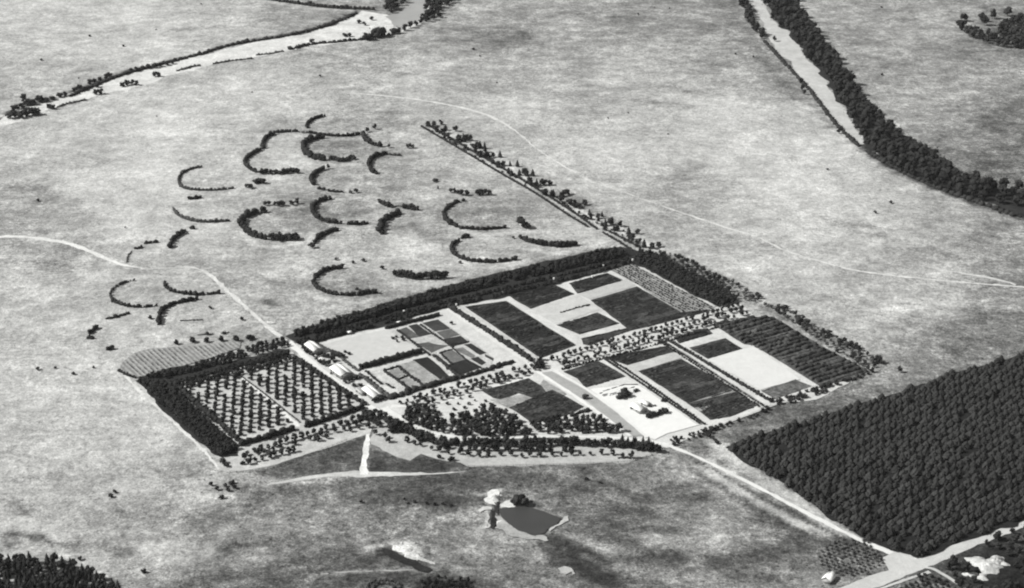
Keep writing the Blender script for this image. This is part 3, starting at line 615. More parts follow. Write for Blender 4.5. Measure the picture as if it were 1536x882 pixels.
# ------------------------------------------------------------------ CURVED HEDGES on the grassland
CR = []
def crescent(z, pts, w_, h_, label, m=None, gap=.02, bump=.22): CR.append(hedge('curved_hedge', z(pts), w_*1.12, h_*1.12, label, m, None, 'hedge', gap, bump))
crescent(a6, [(370,465),(310,475),(225,505),(190,560),(205,610),(250,635),(350,645),(450,645),(530,640),(612,630)], 2.2, 2.0, 'thin grey C-shaped hedge at the far left of the crescents, open to the right', M_ghedge)
crescent(a6, [(925,212),(865,242),(835,290),(850,328),(790,348),(725,390),(698,430),(722,470),(790,505)], 3.4, 3.0, 'S-curved dark hedge topping the western double crescent')
crescent(a6, [(950,202),(1030,195),(1110,192)], 2.8, 2.4, 'short straight dark hedge just above the upper western crescent', None, .08)
crescent(a6, [(1120,200),(1180,203),(1250,205)], 2.0, 1.5, 'low thin hedge joining the short straight hedge to the darkest crescent', M_ghedge, .15)
crescent(a7, [(290,75),(225,90),(172,118),(150,150),(160,165)], 3.0, 2.6, 'northernmost small hooked hedge with its end turned right')
crescent(a7, [(280,242),(205,252),(145,282),(120,322),(155,372),(205,400),(285,415)], 5.0, 4.2, 'thickest near-black C-shaped hedge in the top middle of the crescents')
crescent(a7, [(180,205),(300,225),(430,230),(500,226),(560,215)], 3.0, 2.8, 'nearly straight dark hedge running right from the thick top crescent')
crescent(a7, [(585,215),(600,255),(650,290),(715,308)], 4.4, 3.4, 'short fat dark hedge curving down-right beneath two trees')
crescent(a7, [(770,365),(705,375),(650,402),(632,450),(650,500),(690,520)], 3.8, 3.0, 'small C-shaped hedge right of the darkest crescent')
crescent(a7, [(795,372),(830,376),(880,380)], 2.4, 2.0, 'tiny thin hedge trailing right of the small C-shaped hedge', M_ghedge)
crescent(a7, [(275,485),(215,520),(180,565),(205,605)], 3.8, 3.0, 'small hooked hedge below the darkest top crescent')
crescent(a7, [(240,632),(290,640)], 2.6, 2.0, 'tiny dark hedge stub under the small hooked hedge')
crescent(a7, [(325,652),(380,658),(430,660)], 2.4, 2.0, 'short flat hedge stub right of the tiny dark stub')
crescent(b2, [(845,45),(765,62),(715,100),(710,150),(752,200),(830,225),(925,235)], 3.8, 3.0, 'C-shaped hedge in the centre of the crescents with a tapering lower arm')
crescent(b2, [(980,240),(1060,242),(1135,236)], 3.2, 2.6, 'short flat dark hedge at the tip of the central crescent')
crescent(b2, [(340,145),(275,152),(195,190),(155,230),(190,290),(250,330),(350,355)], 5.0, 4.0, 'large near-black crescent hedge in the middle of the western side')
crescent(b2, [(925,280),(835,300),(762,340),(720,385)], 4.0, 3.0, 'slanting dark hedge arc below the central crescent')
crescent(b2, [(1370,160),(1305,190),(1245,230),(1228,280),(1245,315)], 4.8, 4.2, 'stubby thick J-shaped hedge right of centre')
crescent(b2, [(1225,72),(1265,90),(1325,110)], 4.0, 3.2, 'short thick hedge sloping down to the stubby J-shaped hedge')
crescent(b2, [(1345,100),(1400,100)], 2.0, 1.4, 'low grey hedge linking two short thick hedges', M_ghedge)
crescent(b2, [(1410,115),(1465,120),(1515,130)], 4.4, 3.6, 'short blocky dark hedge level with the stubby J-shaped hedge top')
crescent(b2, [(935,578),(845,582),(765,620),(715,670),(725,710),(785,755),(865,778),(960,785),(1060,785)], 3.4, 2.6, 'large lower C-shaped hedge nearest the north tree belt')
crescent(b2, [(1065,780),(1140,770),(1205,768)], 3.4, 3.2, 'dark hedge piece ending the large lower C-shaped hedge')
crescent(b3, [(845,60),(775,75),(712,120),(692,160),(712,210),(762,245),(830,270)], 5.0, 3.6, 'thick eastern C-shaped hedge, upper arm and bend')
crescent(b3, [(835,270),(960,282),(1060,278),(1165,268)], 2.8, 2.4, 'thin lower arm of the thick eastern C-shaped hedge')
crescent(b3, [(815,368),(765,390),(748,430),(772,470),(832,505),(925,528),(1050,533),(1150,528),(1245,512)], 3.2, 2.8, 'slim C-shaped hedge lowest on the eastern side, with a long lower arm')
crescent(b3, [(835,345),(885,335)], 3.6, 2.8, 'oval dark bush mass above the slim eastern crescent')
crescent(b4, [(265,450),(330,480),(440,502),(560,518),(690,500)], 3.6, 3.4, 'boat-shaped dark hedge at the eastern end near the diagonal tree rows')
crescent(b1, [(670,130),(700,172),(762,200),(850,222),(950,224),(1095,215)], 2.6, 2.2, 'shallow boat-shaped grey hedge on the left side', M_ghedge)
crescent(b1, [(830,275),(795,272)], 2.8, 2.4, 'small dark bush above the slanting left arc')
crescent(b1, [(762,295),(695,330),(652,370),(638,420)], 3.8, 3.0, 'slanting left-hand arc hedge bending downward')
crescent(b1, [(545,378),(500,382),(450,388)], 2.2, 1.8, 'short thin hedge dash far left')
crescent(b1, [(425,415),(400,428),(370,428)], 2.0, 1.6, 'second thin hedge dash far left, lower than the first')
crescent(b1, [(345,450),(318,485),(308,530)], 1.3, 1.0, 'faint grey line of low shrubs curving down from the thin dashes', M_ghedge, .25)
crescent(b1, [(600,690),(620,742),(700,768),(800,782),(900,782),(1030,770)], 2.6, 2.2, 'L-shaped dotted hedge just left of the diagonal track', None, .08, .35)
crescent(b1, [(360,672),(270,692),(205,735),(175,780),(200,822),(285,862)], 1.9, 1.5, 'faint broken C-shaped shrub line at the lower far left', M_ghedge, .25, .35)
crescent(y5, [(350,10),(430,45),(550,62),(690,48)], 2.4, 2.0, 'lower dotted arm of the faint far-left crescent', None, .1, .35)
crescent(y5, [(1000,-2),(900,15),(800,38),(735,80),(720,110)], 3.2, 2.6, 'smooth dark arc sweeping down-left under the L-shaped dotted hedge')
crescent(y5, [(715,125),(712,150),(712,190)], 3.4, 3.0, 'short vertical hedge finishing the smooth dark arc')
crescent(y5, [(310,148),(390,128),(475,105)], 3.0, 2.2, 'isolated slanting hedge bar at the lower far left')
crescent(a6, [(275,712),(320,710),(360,700)], 3.2, 2.4, 'isolated oval hedge under the far-left C-shaped hedge')
crescent(y5, [(235,215),(200,240),(175,262)], 3.0, 2.4, 'small dark hooked bush clump left of the seedling plot')
crescent(y5, [(165,298),(205,298)], 2.6, 2.0, 'tiny dark bush clump below the hooked bush clump')
crescent(y5, [(315,385),(355,378)], 2.8, 2.2, 'small dark shrub mound above the left corner of the seedling plot')
for pts, n in ((y5([(1010,270),(1120,262)]), 'low dash of shrubs above the seedling plot'), (y5([(1190,258),(1245,250)]), 'right low dash of shrubs above the seedling plot'), (y5([(870,160),(1040,155)]), 'thin grey shrub line right of the vertical hedge')):
    hedge('scrub_line', pts, 1.8, 1.2, n, M_ghedge, None, 'shrubs', .0)
# bumpy crescent ends: single trees
def trees_at(z, pts, h, label, group, protos=None, sx=1.0, parts=True, name='tree', cat='tree'):
    plant(name, protos or T_broad, PP(z(pts)), h, label, cat, group, parts, .15, .12, sx)
trees_at(a6, [(830,515),(865,515),(905,520),(935,515),(965,520),(1005,515),(1035,512),(1062,500),(1085,505),(1105,512)], 5.5, 'round dark tree in the lower arm of the western double crescent', 'trees ending the western double crescent', T_bush)
trees_at(a7, [(220,395),(245,400),(265,410),(345,410),(370,412),(395,420),(425,420),(470,412),(495,402),(515,405),(450,420)], 5.5, 'round dark tree in the lower arm of the thickest top crescent', 'trees ending the thickest top crescent', T_bush)
trees_at(b2, [(395,355),(420,352),(445,365),(470,362),(495,355),(520,358),(545,362),(575,352),(590,360),(450,345)], 6, 'round dark tree in the lower arm of the large western crescent', 'trees ending the large western crescent', T_bush)
trees_at(b2, [(350,95),(375,92),(425,95),(450,100),(475,95),(495,98),(545,90),(560,92),(595,80)], 5.5, 'dark tree in the straight row above the large western crescent', 'trees above the large western crescent')
trees_at(b3, [(320,635),(345,640),(385,640),(410,650),(435,655),(460,660),(485,660),(510,660),(535,660),(560,655),(590,660),(615,660),(640,655),(665,655),(690,655),(715,650)], 8, 'tall dark tree in the dense straight clump nearest the north tree belt', 'trees of the dense clump near the north belt', T_belt)
trees_at(b4, [(350,490),(375,495),(405,500),(430,505),(500,508),(520,510),(545,512),(575,512),(600,512),(625,508),(655,505),(680,500)], 6, 'dark tree in the boat-shaped eastern hedge', 'trees of the boat-shaped eastern hedge')
trees_at(lambda p: Z(620,160,5.12,p), [(290,660),(315,665),(345,672),(370,680),(410,682)], 6, 'dark tree in the left of two clumps above the thick eastern crescent', 'left clump above the eastern crescent')
trees_at(lambda p: Z(620,160,5.12,p), [(490,682),(515,678),(540,678),(560,672),(582,680)], 6, 'dark tree in the right of two clumps above the thick eastern crescent', 'right clump above the eastern crescent')
trees_at(b3, [(1300,262)], 11, 'large lone round tree between the eastern crescents', None, T_bush, .85)
trees_at(b3, [(1340,268)], 7, 'smaller tree touching the right side of the large lone tree', None, T_bush)
trees_at(a7, [(618,195)], 6, 'tree at the left of the pair above the fat hedge', None); trees_at(a7, [(678,172)], 6, 'tree at the right of the pair above the fat hedge', None)
trees_at(a7, [(785,315)], 4.5, 'small tree alone on the grass right of the fat hedge', None)
trees_at(a7, [(930,320),(950,318),(972,320)], 5.5, 'dark tree in the tight trio of the upper right grassland', 'trio of trees on the grassland')
trees_at(a7, [(320,478)], 5, 'single tree at the tip of the small hooked hedge', None)
trees_at(a6, [(790,590),(820,585),(845,590)], 6, 'dark tree in the trio below the western double crescent', 'trio below the western double crescent', T_bush)
trees_at(a6, [(720,620),(745,628)], 4.5, 'small tree in the pair lower left of the trio', 'pair beside the trio', T_bush)
trees_at(a7, [(535,660)], 4, 'small round tree below the top crescents', None, T_bush); trees_at(a7, [(490,665)], 3, 'tiny shrub left of the small round tree', None, T_gbush)
trees_at(b2, [(705,420)], 5.5, 'lone tree at the foot of the slanting arc', None, T_bush)
trees_at(b2, [(1245,580)], 3.5, 'tiny tree between the lower crescent and the dense clump', None, T_bush)
trees_at(a7, [(1135,578)], 3.2, 'upper of two tiny trees on the open grass', None, T_bush); trees_at(a7, [(1162,630)], 5, 'thin upright tree on the open grass', None, T_cone)
trees_at(y5, [(640,145)], 3.0, 'tiny round bush left of the vertical hedge', None, T_bush)
trees_at(y5, [(1080,270),(1210,262)], 3, 'small bush over the seedling plot', 'small bushes above the seedling plot', T_bush)
trees_at(b2, [(1050,740)], 2.4, 'tiny bush inside the large lower crescent', None, T_bush)

# ------------------------------------------------------------------ DIAGONAL ROWS, north-east of the crescents
NE = [(642,190),(651,189),(661,187),(683,197),(666,200),(655,197),(688,212),(695,210),(705,211),(673,208),(709,223),(716,223),(727,223),(697,225),(719,236),(731,235),(740,236),(750,236),(728,238),(755,249),(765,249),(776,250),(748,250),(767,264),(779,263),(790,264),(799,264),(795,276),(805,278),(815,278),(825,278),(817,293),(830,295),(851,292),(842,303),(855,308),(868,311),(877,308),(884,322),(896,328),(903,325),(908,339),(915,337),(930,340),(943,351),(949,359),(957,351),(966,371),(978,373),(988,371),(846,294),(788,263),(720,222),(700,210),(862,309)]
plant('conifer', T_cone[:2]+T_belt[:3], PP(NE), 7.4, 'narrow dark conifer in the short cross rows beside the long diagonal hedge', 'tree', 'conifers beside the long diagonal hedge', True, .22, .15, 1.15)
hedge('hedge', [(632,190),(700,230),(760,266),(800,288),(850,322),(882,341)], 2.0, 1.8, 'long thin diagonal hedge, outer line, from the crescents down to the nursery corner')
hedge('hedge', [(645,190),(715,231),(775,265),(815,290),(865,322),(895,344)], 2.2, 2.0, 'long thin diagonal hedge, inner line beside the conifer rows', None, None, 'hedge', .1)
hedge('hedge', [(905,350),(930,364),(948,376)], 2.0, 1.8, 'short lower continuation of the long diagonal hedge')
hedge('hedge', [(915,348),(940,361),(960,372)], 3.0, 2.2, 'thicker short hedge leading into the dark east belt')
und = np.concatenate([row((652+i*15, 199+i*8.5), (676+i*15, 199+i*8.5+5), 3.2, 1.6, .2) for i in range(23)])
plant('shrub', T_bush, und, 2.6, 'low dark shrub among the conifer cross rows', 'shrub', 'low shrubs between the conifer rows', False, .4)

# ------------------------------------------------------------------ TREE BELTS round the nursery
def nearest(q, n):                                  # nearest n to the camera first
    o = np.argsort(q[:, 1]); return q[o[:n]], q[o[n:]]
def belt(edge_top, edge_bot, nrow, sp, jit=.6, drop=.04):
    T_, B_ = PP(edge_top), PP(edge_bot); out = []
    for r in range(nrow):
        f = (r+.5)/nrow; n = 200
        def at_(W, t):
            s = np.concatenate([[0], np.cumsum(np.linalg.norm(np.diff(W, axis=0), axis=1))]); t = np.asarray(t)*s[-1]
            return np.stack([np.interp(t, s, W[:, 0]), np.interp(t, s, W[:, 1])], 1)
        t = np.linspace(0, 1, n); L = at_(T_, t)*(1-f)+at_(B_, t)*f
        s = np.concatenate([[0], np.cumsum(np.linalg.norm(np.diff(L, axis=0), axis=1))]); u = np.arange(rng.uniform(0, sp), s[-1], sp)
        out.append(np.stack([np.interp(u, s, L[:, 0]), np.interp(u, s, L[:, 1])], 1))
    q = np.concatenate(out); q = q+rng.normal(0, jit, q.shape); return q[rng.random(len(q)) >= drop]
qn = belt([(441,501),(504,483),(577,463),(667,436),(745,418),(803,403),(867,389),(915,378),(935,377)], [(446,509),(518,489),(592,468),(680,445),(750,428),(832,410),(905,393),(942,387)], 3, 4.6)
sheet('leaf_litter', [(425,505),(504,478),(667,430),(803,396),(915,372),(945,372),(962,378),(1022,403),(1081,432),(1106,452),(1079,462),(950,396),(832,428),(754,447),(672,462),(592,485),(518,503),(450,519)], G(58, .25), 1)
plant('windbreak_tree', T_belt, qn, 6.6, 'dark tree in the long outer windbreak north of the compound and crop blocks', 'tree', 'windbreak trees along the north side', True)
ex = np.concatenate([row((648+i*29, 195+i*16.8), (668+i*29, 196+i*16.8), 5.5, 1.3, .2) for i in range(11)])
plant('bushy_tree', T_belt, ex, 5.2, 'bushy dark tree standing near the inner diagonal hedge', 'tree', 'bushy trees near the diagonal hedge', True, .3)
qi = belt([(436,517),(504,497),(577,477),(658,456),(745,434),(803,420),(867,405),(940,388)], [(455,520),(518,503),(592,485),(657,465),(690,460),(754,447),(832,429),(910,409),(948,396)], 2, 3.6, .4, .08)
plant('inner_row_tree', T_belt, qi, 4.6, 'small dark tree in the inner row under the north windbreak', 'tree', 'inner row under the north windbreak', True)
qe = belt([(962,380),(988,384),(1025,405),(1083,434),(1106,453)], [(952,393),(1000,421),(1040,443),(1079,461)], 5, 3.5, .4, .0)
plant('corner_tree', T_belt, qe, 6.2, 'near-black tree packed in the thick windbreak at the north-east corner', 'tree', 'windbreak trees at the north-east corner', True)
# west block belts
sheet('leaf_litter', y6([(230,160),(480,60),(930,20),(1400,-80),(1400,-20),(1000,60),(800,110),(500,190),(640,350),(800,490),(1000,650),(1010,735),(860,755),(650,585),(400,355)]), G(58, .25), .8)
qw = belt([(209,574),(240,606),(288,650),(331,690)], [(255,580),(287,611),(318,640),(352,674)], 8, 3.9, .35, .0)
plant('plantation_tree', T_belt, qw, 5.6, 'dark tree in the broad dense plantation strip along the west edge', 'tree', 'trees of the western plantation strip', True)
qt = belt([(212,570),(240,562),(281,553),(320,541),(354,530),(400,514),(432,508)], [(246,569),(295,558),(340,546),(380,536),(432,522)], 3, 4.4, .5, .05)
plant('belt_tree', T_belt, qt, 5.4, 'dark tree in the upper windbreak row between seedling plot and orchard', 'tree', 'windbreak above the western orchard', True)
qb = np.concatenate([row((256,581), (342,556), 3.2, .4), row((262,587), (342,563), 3.4, .5), row((354,564), (440,540), 3.2, .4), row((350,556), (432,533), 3.4, .4)])
plant('belt_tree', T_belt, qb, 4.4, 'dark tree in the lower windbreak row touching the orchard', 'tree', 'row between the upper windbreak and the orchard', True)
hedge('hedge', [(264,582),(300,612),(330,637),(357,662)], 4.2, 3.2, 'dark hedge between the narrow lane and the western orchard')
hedge('hedge', [(362,668),(400,658),(440,645)], 4.4, 3.4, 'dark bushy hedge along the lower edge of the western orchard')
hedge('hedge', [(458,641),(500,628),(545,612)], 4.4, 3.4, 'dark bushy hedge along the lower edge of the eastern orchard')
hedge('hedge', [(441,538),(480,563),(520,592),(548,608)], 3.6, 3.0, 'dark hedge between the eastern orchard and the white road')
hedge('hedge', [(350,556),(395,590),(450,634)], 1.2, 1.0, 'low dark hedge on the right side of the white orchard path', M_ghedge)
qf = belt([(256,573),(340,550),(432,525)], [(266,588),(342,564),(438,541)], 4, 3.6, .5, .05)
plant('young_tree', T_belt, qf, 2.8, 'low young tree in the strip between the two lane rows above the orchards', 'tree', 'young trees above the orchards', True, .3, .12, 1.3)
# orchards: hexagonal planting
ua = A*7.2; vb = np.array([.108, -.994])*7.4
ol = lattice(y6([(530,190),(700,170),(900,100),(1010,120),(1450,500),(1040,600),(760,400)]), ua, vb, .12, .01)
orr = lattice(y7([(160,350),(330,300),(540,250),(600,270),(1060,590),(700,730),(640,720)]), ua, vb, .12, .01)
plant('orchard_tree', T_orch, ol, 4.1, 'round orchard tree left of the white orchard path', 'tree', 'trees of the western orchard', True)
plant('orchard_tree', T_orch, orr, 4.2, 'round orchard tree right of the white orchard path', 'tree', 'trees of the eastern orchard', True)
# seedling plot rows and its corner shrubs
rows('seedling_rows', y5([(410,535),(450,480),(530,415),(640,385),(1100,350),(1330,320),(1120,440),(930,495),(720,545),(560,595)]), gb, 3.6, 1.2, .7, M_ghedge, 'grey striped seedling rows outside the upper left windbreak', gap=.15)
hedge('hedge', y5([(395,545),(450,575),(530,600)]), 2.0, 1.6, 'short hedge at the sharp left corner of the seedling plot')
trees_at(y5, [(840,340),(965,325),(1075,325),(1185,315),(1300,315),(1395,305),(1420,300)], 4.2, 'dark bush spaced along the upper edge of the seedling plot', 'bushes edging the seedling plot', T_bush)
# white compound: hedges
HH = [([(515,530),(640,500),(720,472),(790,458),(970,405)], 3.2, 2.8, 'bulky dark hedge along the lower side of the compound lawn', None),
 ([(195,345),(290,400),(370,445)], 2.2, 1.8, 'grey hedge on the upper west side of the compound lawn', M_ghedge),
 ([(300,425),(375,440)], 3.2, 2.8, 'short dark hedge block at the west side of the compound lawn', None),
 ([(375,455),(440,505),(500,548)], 2.0, 1.5, 'grey hedge on the lower west side of the compound lawn', M_ghedge),
 ([(715,222),(900,175),(1115,122)], 2.2, 2.0, 'straight dark hedge along the top of the compound beds', None),
 ([(885,300),(970,365),(1050,425)], 1.8, 1.4, 'dark hedge between the lawn and the garden beds', None),
 ([(1085,432),(1180,510),(1265,588)], 2.6, 1.8, 'dark hedge down the middle of the garden beds', None),
 ([(975,192),(1100,280),(1225,365)], 1.5, 1.2, 'thin hedge splitting the upper garden beds', None),
 ([(1130,410),(1180,460),(1215,498)], 1.4, 1.0, 'thin dark hedge on the left side of the olive bed', None),
 ([(1200,345),(1260,335),(1345,322)], 1.2, .9, 'thin hedge above the far right bed', None),
 ([(1225,372),(1330,465),(1440,525)], 1.2, .9, 'thin diagonal hedge through the lower right beds', None),
 ([(800,235),(840,262),(885,298)], 1.6, 1.2, 'short hedge at the upper corner between lawn and beds', None),
 ([(1130,408),(1180,390),(1215,385)], 1.4, 1.0, 'tiny hedge at the top of the olive bed', None),
 ([(700,548),(790,612),(890,685)], 2.0, 1.4, 'dark left frame hedge of the two square plots', None),
 ([(805,515),(900,590),(990,655)], 2.0, 1.4, 'dark right frame hedge of the two square plots', None),
 ([(700,546),(750,530),(800,516)], 1.8, 1.3, 'dark top frame hedge of the two square plots', None),
 ([(805,612),(890,582)], 1.8, 1.3, 'dark hedge between the two square plots', None),
 ([(560,548),(620,600),(680,650)], 1.6, 1.3, 'thin dark hedge beside the lower left white bed', None),
 ([(715,648),(765,678)], 1.6, 1.2, 'tiny dark hedge stub in the lower left white bed', None),
 ([(515,580),(630,665),(750,762)], 3.0, 2.0, 'grey hedge forming the lower west wall of the compound', M_ghedge),
 ([(755,757),(900,708),(1100,648),(1270,600)], 4.4, 3.0, 'long straight dark hedge along the bottom of the compound', None),
 ([(1290,605),(1400,565),(1540,528),(1680,478)], 3.4, 2.4, 'dark hedge continuing the compound bottom to the right', None)]
for pts, w_, h_, lb, m in HH: hedge('hedge', z8(pts), w_*1.55, h_*1.35, lb, m, None, 'hedge', 0, .08, dens=1.2)
hedge('hedge', z2([(75,425),(300,565),(520,710),(700,830)]), 4.4, 3.4, 'thick dark hedge along the east edge of the compound', None, None, 'hedge', 0, .15)
hedge('hedge', z2([(930,458),(1040,425),(1145,398)]), 2.2, 1.4, 'small isolated dark hedge bar in the pale plot', None)
trees_at(z8, [(1215,188)], 3.5, 'small dark tree at the top right corner of the compound', None, T_broad, 1, False)
trees_at(z8, [(765,300),(800,325),(835,295),(845,315),(790,290)], 2.6, 'small bush in the loose group on the compound lawn', 'bushes on the compound lawn', T_bush, 1, False, 'bush', 'bush')
trees_at(z8, [(400,405),(430,420)], 2.6, 'small bush at the west end of the compound lawn', 'bushes at the west end of the lawn', T_bush, 1, False, 'bush', 'bush')
# yard trees
trees_at(z8, [(85,385),(105,405),(130,420),(150,435)], 3.6, 'dark tree hugging the left side of the upper white shed', 'trees beside the upper shed', T_bush, 1, True)
trees_at(z8, [(190,440),(215,430),(180,465),(270,450),(300,470),(240,505),(205,495),(275,500),(320,490),(240,440)], 5, 'dark tree crowding round the tiny white hut', 'trees round the tiny white hut', T_broad, 1.1, True)
trees_at(z8, [(400,640),(425,630),(450,615),(475,605),(490,610)], 3.4, 'dark tree in the short row between two white sheds', 'trees between the middle and lower sheds', T_bush, 1, True)
trees_at(z8, [(290,570),(310,565),(335,590)], 1.8, 'tiny bush before the middle white shed', 'bushes before the middle shed', T_bush, 1, False, 'bush', 'bush')
trees_at(z8, [(465,665),(515,662)], 2.6, 'small bush above the lower white shed', 'bushes above the lower shed', T_bush, 1, False, 'bush', 'bush')
trees_at(z8, [(620,785),(645,778),(675,768),(695,765)], 3.4, 'dark tree in the short row at the foot of the lower shed', 'trees at the foot of the lower shed', T_bush, 1, True)
trees_at(z8, [(630,862)], 3.4, 'round bush in the middle of the road junction', None, T_bush)

# ------------------------------------------------------------------ BUILDINGS
def shed(center, L, Wd, ht, rise, ang, label, roofm=None, doors=1, wins=3, cat='shed', name='shed', chimney=False):
    r = bpy.data.objects.new(name, None); COL.objects.link(r); c = P(*center); r.location = (c[0], c[1], 0); r.rotation_euler = (0, 0, ang); tag(r, label, cat)
    a = Acc(); box(a, (0, 0, 0), L, Wd, ht)
    a.add([(-L/2, -Wd/2, ht), (-L/2, Wd/2, ht), (-L/2, 0, ht+rise), (L/2, -Wd/2, ht), (L/2, Wd/2, ht), (L/2, 0, ht+rise)], [[0, 2, 1], [3, 4, 5]])
    link('wall', a.mesh('wall', M_wall), r)
    a = Acc(); e = .5; l = L/2+e; ww = Wd/2+e; dz = rise/(Wd/2)*e; t = .14
    for s in (-1, 1):
        q = np.array([(-l, s*ww, ht-dz), (l, s*ww, ht-dz), (l, 0, ht+rise), (-l, 0, ht+rise)], float)+[0, 0, .05]
        V = np.vstack([q, q+[0, 0, t]]); f = [(0, 1, 2, 3), (4, 7, 6, 5), (0, 4, 5, 1), (1, 5, 6, 2), (2, 6, 7, 3), (3, 7, 4, 0)]
        a.add(V, [x for A_, B_, C_, D_ in f for x in ((A_, B_, C_), (A_, C_, D_))])
        for x in np.arange(-l+.4, l, .9): box(a, (x, s*ww*.5, ht+rise*.5-dz*.5+.19), .06, .1, .05, 0)
    rf = link('roof', a.mesh('roof', roofm or M_roof), r)
    if chimney: a = Acc(); box(a, (L*.2, .6, ht+rise*.4), .8, .8, 2.0); box(a, (L*.2, .6, ht+rise*.4+2.0), 1.0, 1.0, .2); link('chimney', a.mesh('chimney', M_wall), rf)
    for s in (-1, 1):
        for i in range(wins):
            x = -L/2+L*(i+.7)/(wins+.6); a = Acc(); box(a, (x, s*(Wd/2+.03), ht*.4), 1.3, .08, 1.1); wn = link('window', a.mesh('window', M_dark), r)
            a = Acc(); box(a, (x, s*(Wd/2+.06), ht*.4-.12), 1.6, .16, .1); link('sill', a.mesh('sill', M_roof), wn)
    for i in range(doors):
        a = Acc(); box(a, (-L*.38+i*4, -Wd/2-.03, 0), 1.8, .08, ht*.72); link('door', a.mesh('door', M_dark), r)
    return r
bA = math.atan2(B[1], B[0]); aA = math.atan2(A[1], A[0])
shed((471,525), 15, 8, 3.0, 1.8, bA, 'long white-roofed shed at the top end of the yard, nearest the windbreak', wins=4)
shed((483.5,543), 3.6, 3.2, 2.4, .9, bA, 'tiny white hut ringed by dark trees', wins=1)
shed((512,561), 17, 10, 3.2, 2.0, bA, 'broad white-roofed shed in the middle of the yard', wins=4)
shed((559,593), 17, 8, 3.0, 1.8, bA, 'long white-roofed shed at the lower end of the yard by the junction', wins=4)
shed((541,590), 9, 3, 2.2, .7, bA, 'narrow grey-roofed lean-to beside the lower shed', M_roofg, wins=2)
shed((958,616), 11, 7, 3.0, 2.2, bA+.05, 'white-roofed house in the bright yard beside the row of dark trees', wins=2, cat='house', name='house', chimney=True)
shed((969,608), 6.5, 4, 2.4, 1.2, bA+.05, 'pale wing building joined behind the white-roofed house', wins=2, cat='house', name='house')
shed((1243,871), 7.5, 5.5, 2.6, 2.0, aA+.4, 'small bright white-roofed hut in the bottom right beside the vineyard', wins=1, cat='hut', name='hut')
shed((598,487), 2.6, 2.2, 2.2, .7, aA, 'tiny white hut on the upper edge of the compound', wins=1, cat='hut', name='hut', doors=1)
shed((524,501), 2.6, 2.2, 2.0, .6, aA, 'tiny white hut at the upper left edge of the lawn', wins=1, cat='hut', name='hut', doors=1)
for q, lb in ((z2([(125,405)])[0], 'tiny white tank by the upper end of the thick east compound hedge'), (z2([(475,312)])[0], 'tiny white tank at the top of the diagonal pale path'), (z2([(875,205)])[0], 'tiny white tank above the short stub path'), (z2([(1170,188)])[0], 'tiny white tank in the inner windbreak row, right of the stub path'), (z2([(1255,105)])[0], 'tiny white tank among the windbreak trees near the seedling speckles'), (z8([(850,98)])[0], 'tiny white tank among the windbreak trees above the compound'), (z3([(455,163)])[0], 'tiny white tank at the corner where the two windbreaks meet')):
    c = P(*q); r = bpy.data.objects.new('water_tank', None); COL.objects.link(r); r.location = (c[0], c[1], 0); tag(r, lb, 'tank')
    a = Acc(); tube(a, (0, 0, 0), (0, 0, 2.0), .75, .75, k=14); link('drum', a.mesh('drum', M_roof), r)
    a = Acc(); tube(a, (0, 0, 2.0), (0, 0, 2.3), .85, .05, k=14); link('lid', a.mesh('lid', M_roof), r)
# house yard planting
trees_at(z4, [(1085,550),(1110,540),(1130,535),(1155,530),(1180,520)], 4, 'dark bush in the row in front of the white-roofed house', 'bushes before the house', T_bush)
trees_at(z4, [(1212,510)], 6, 'round dark tree at the right end of the house bushes', None, T_bush)
trees_at(z4, [(875,400),(895,395),(915,385),(905,372),(930,385)], 5.2, 'dark tree in the clump at the upper left of the bright yard', 'clump in the bright yard', T_bush)
trees_at(z4, [(985,350),(1000,345)], 2.4, 'low grey bush near the top of the bright yard', 'low bushes at the top of the yard', T_gbush)
trees_at(z4, [(1205,425)], 4, 'small dark tree against the hedged lane east of the yard', None, T_bush)
trees_at(z4, [(605,402)], 4.4, 'single dark shrub on the diagonal grey strip', None, T_bush)
trees_at(z4, [(1140,460),(1105,468)], 1.8, 'tiny bush above the house', 'tiny bushes above the house', T_bush, 1, False, 'bush', 'bush')
# hedged lanes
hedge('hedge', z4([(765,85),(960,205),(1200,375),(1520,600)]), 1.7, 1.5, 'right hedge of the western hedged lane')
hedge('hedge', z4([(740,90),(940,225),(1180,385),(1480,595)]), 1.8, 1.5, 'left hedge of the western hedged lane')
hedge('hedge', z5([(405,255),(600,365),(850,520),(1215,735)]), 2.4, 2.0, 'right thick hedge of the eastern hedged lane')
ribbon('path', z5([(365,262),(560,382),(820,550),(1150,760)]), 3.2, G(150, .2), .2)
qd = np.concatenate([row(z5([(345,265)])[0], z5([(1120,770)])[0], 2.9, .2), row(z5([(375,270)])[0], z5([(1150,765)])[0], 2.9, .2)])
plant('small_bush', T_bush, qd, 1.7, 'small clipped bush in the double dotted line of the eastern hedged lane', 'bush', 'dotted bushes of the eastern lane')
# avenues
av = np.concatenate([row((602,606), (797,551), 5.2, .5, .05), row((610,610), (800,556), 5.2, .7, .12), row((622,614), (795,561), 5.6, .6, .12)])
plant('avenue_tree', T_broad, av, 4.6, 'dark avenue tree on the pale strip below the compound hedge', 'tree', 'trees of the western avenue', True, .3)
av2 = np.concatenate([row((828,541), (1106,460), 5.2, .5, .05), row((838,546), (1112,466), 5.4, .7, .15), row((846,549), (1120,472), 4.6, .5, .08)])
plant('avenue_tree', T_broad, av2, 4.4, 'dark avenue tree on the pale strip between the crop blocks', 'tree', 'trees of the eastern avenue', True, .3)
hedge('hedge', [(842,555),(900,540),(960,524),(1010,510),(1060,496),(1120,480)], 1.6, 1.5, 'low ragged hedge under the eastern avenue', None, None, 'hedge', .15, .4)
trees_at(z4, [(240,150),(255,130),(270,150),(225,165),(250,170),(275,165),(265,105)], 6, 'near-black tree in the cluster at the crossing of the avenues', 'cluster at the avenue crossing', T_belt)
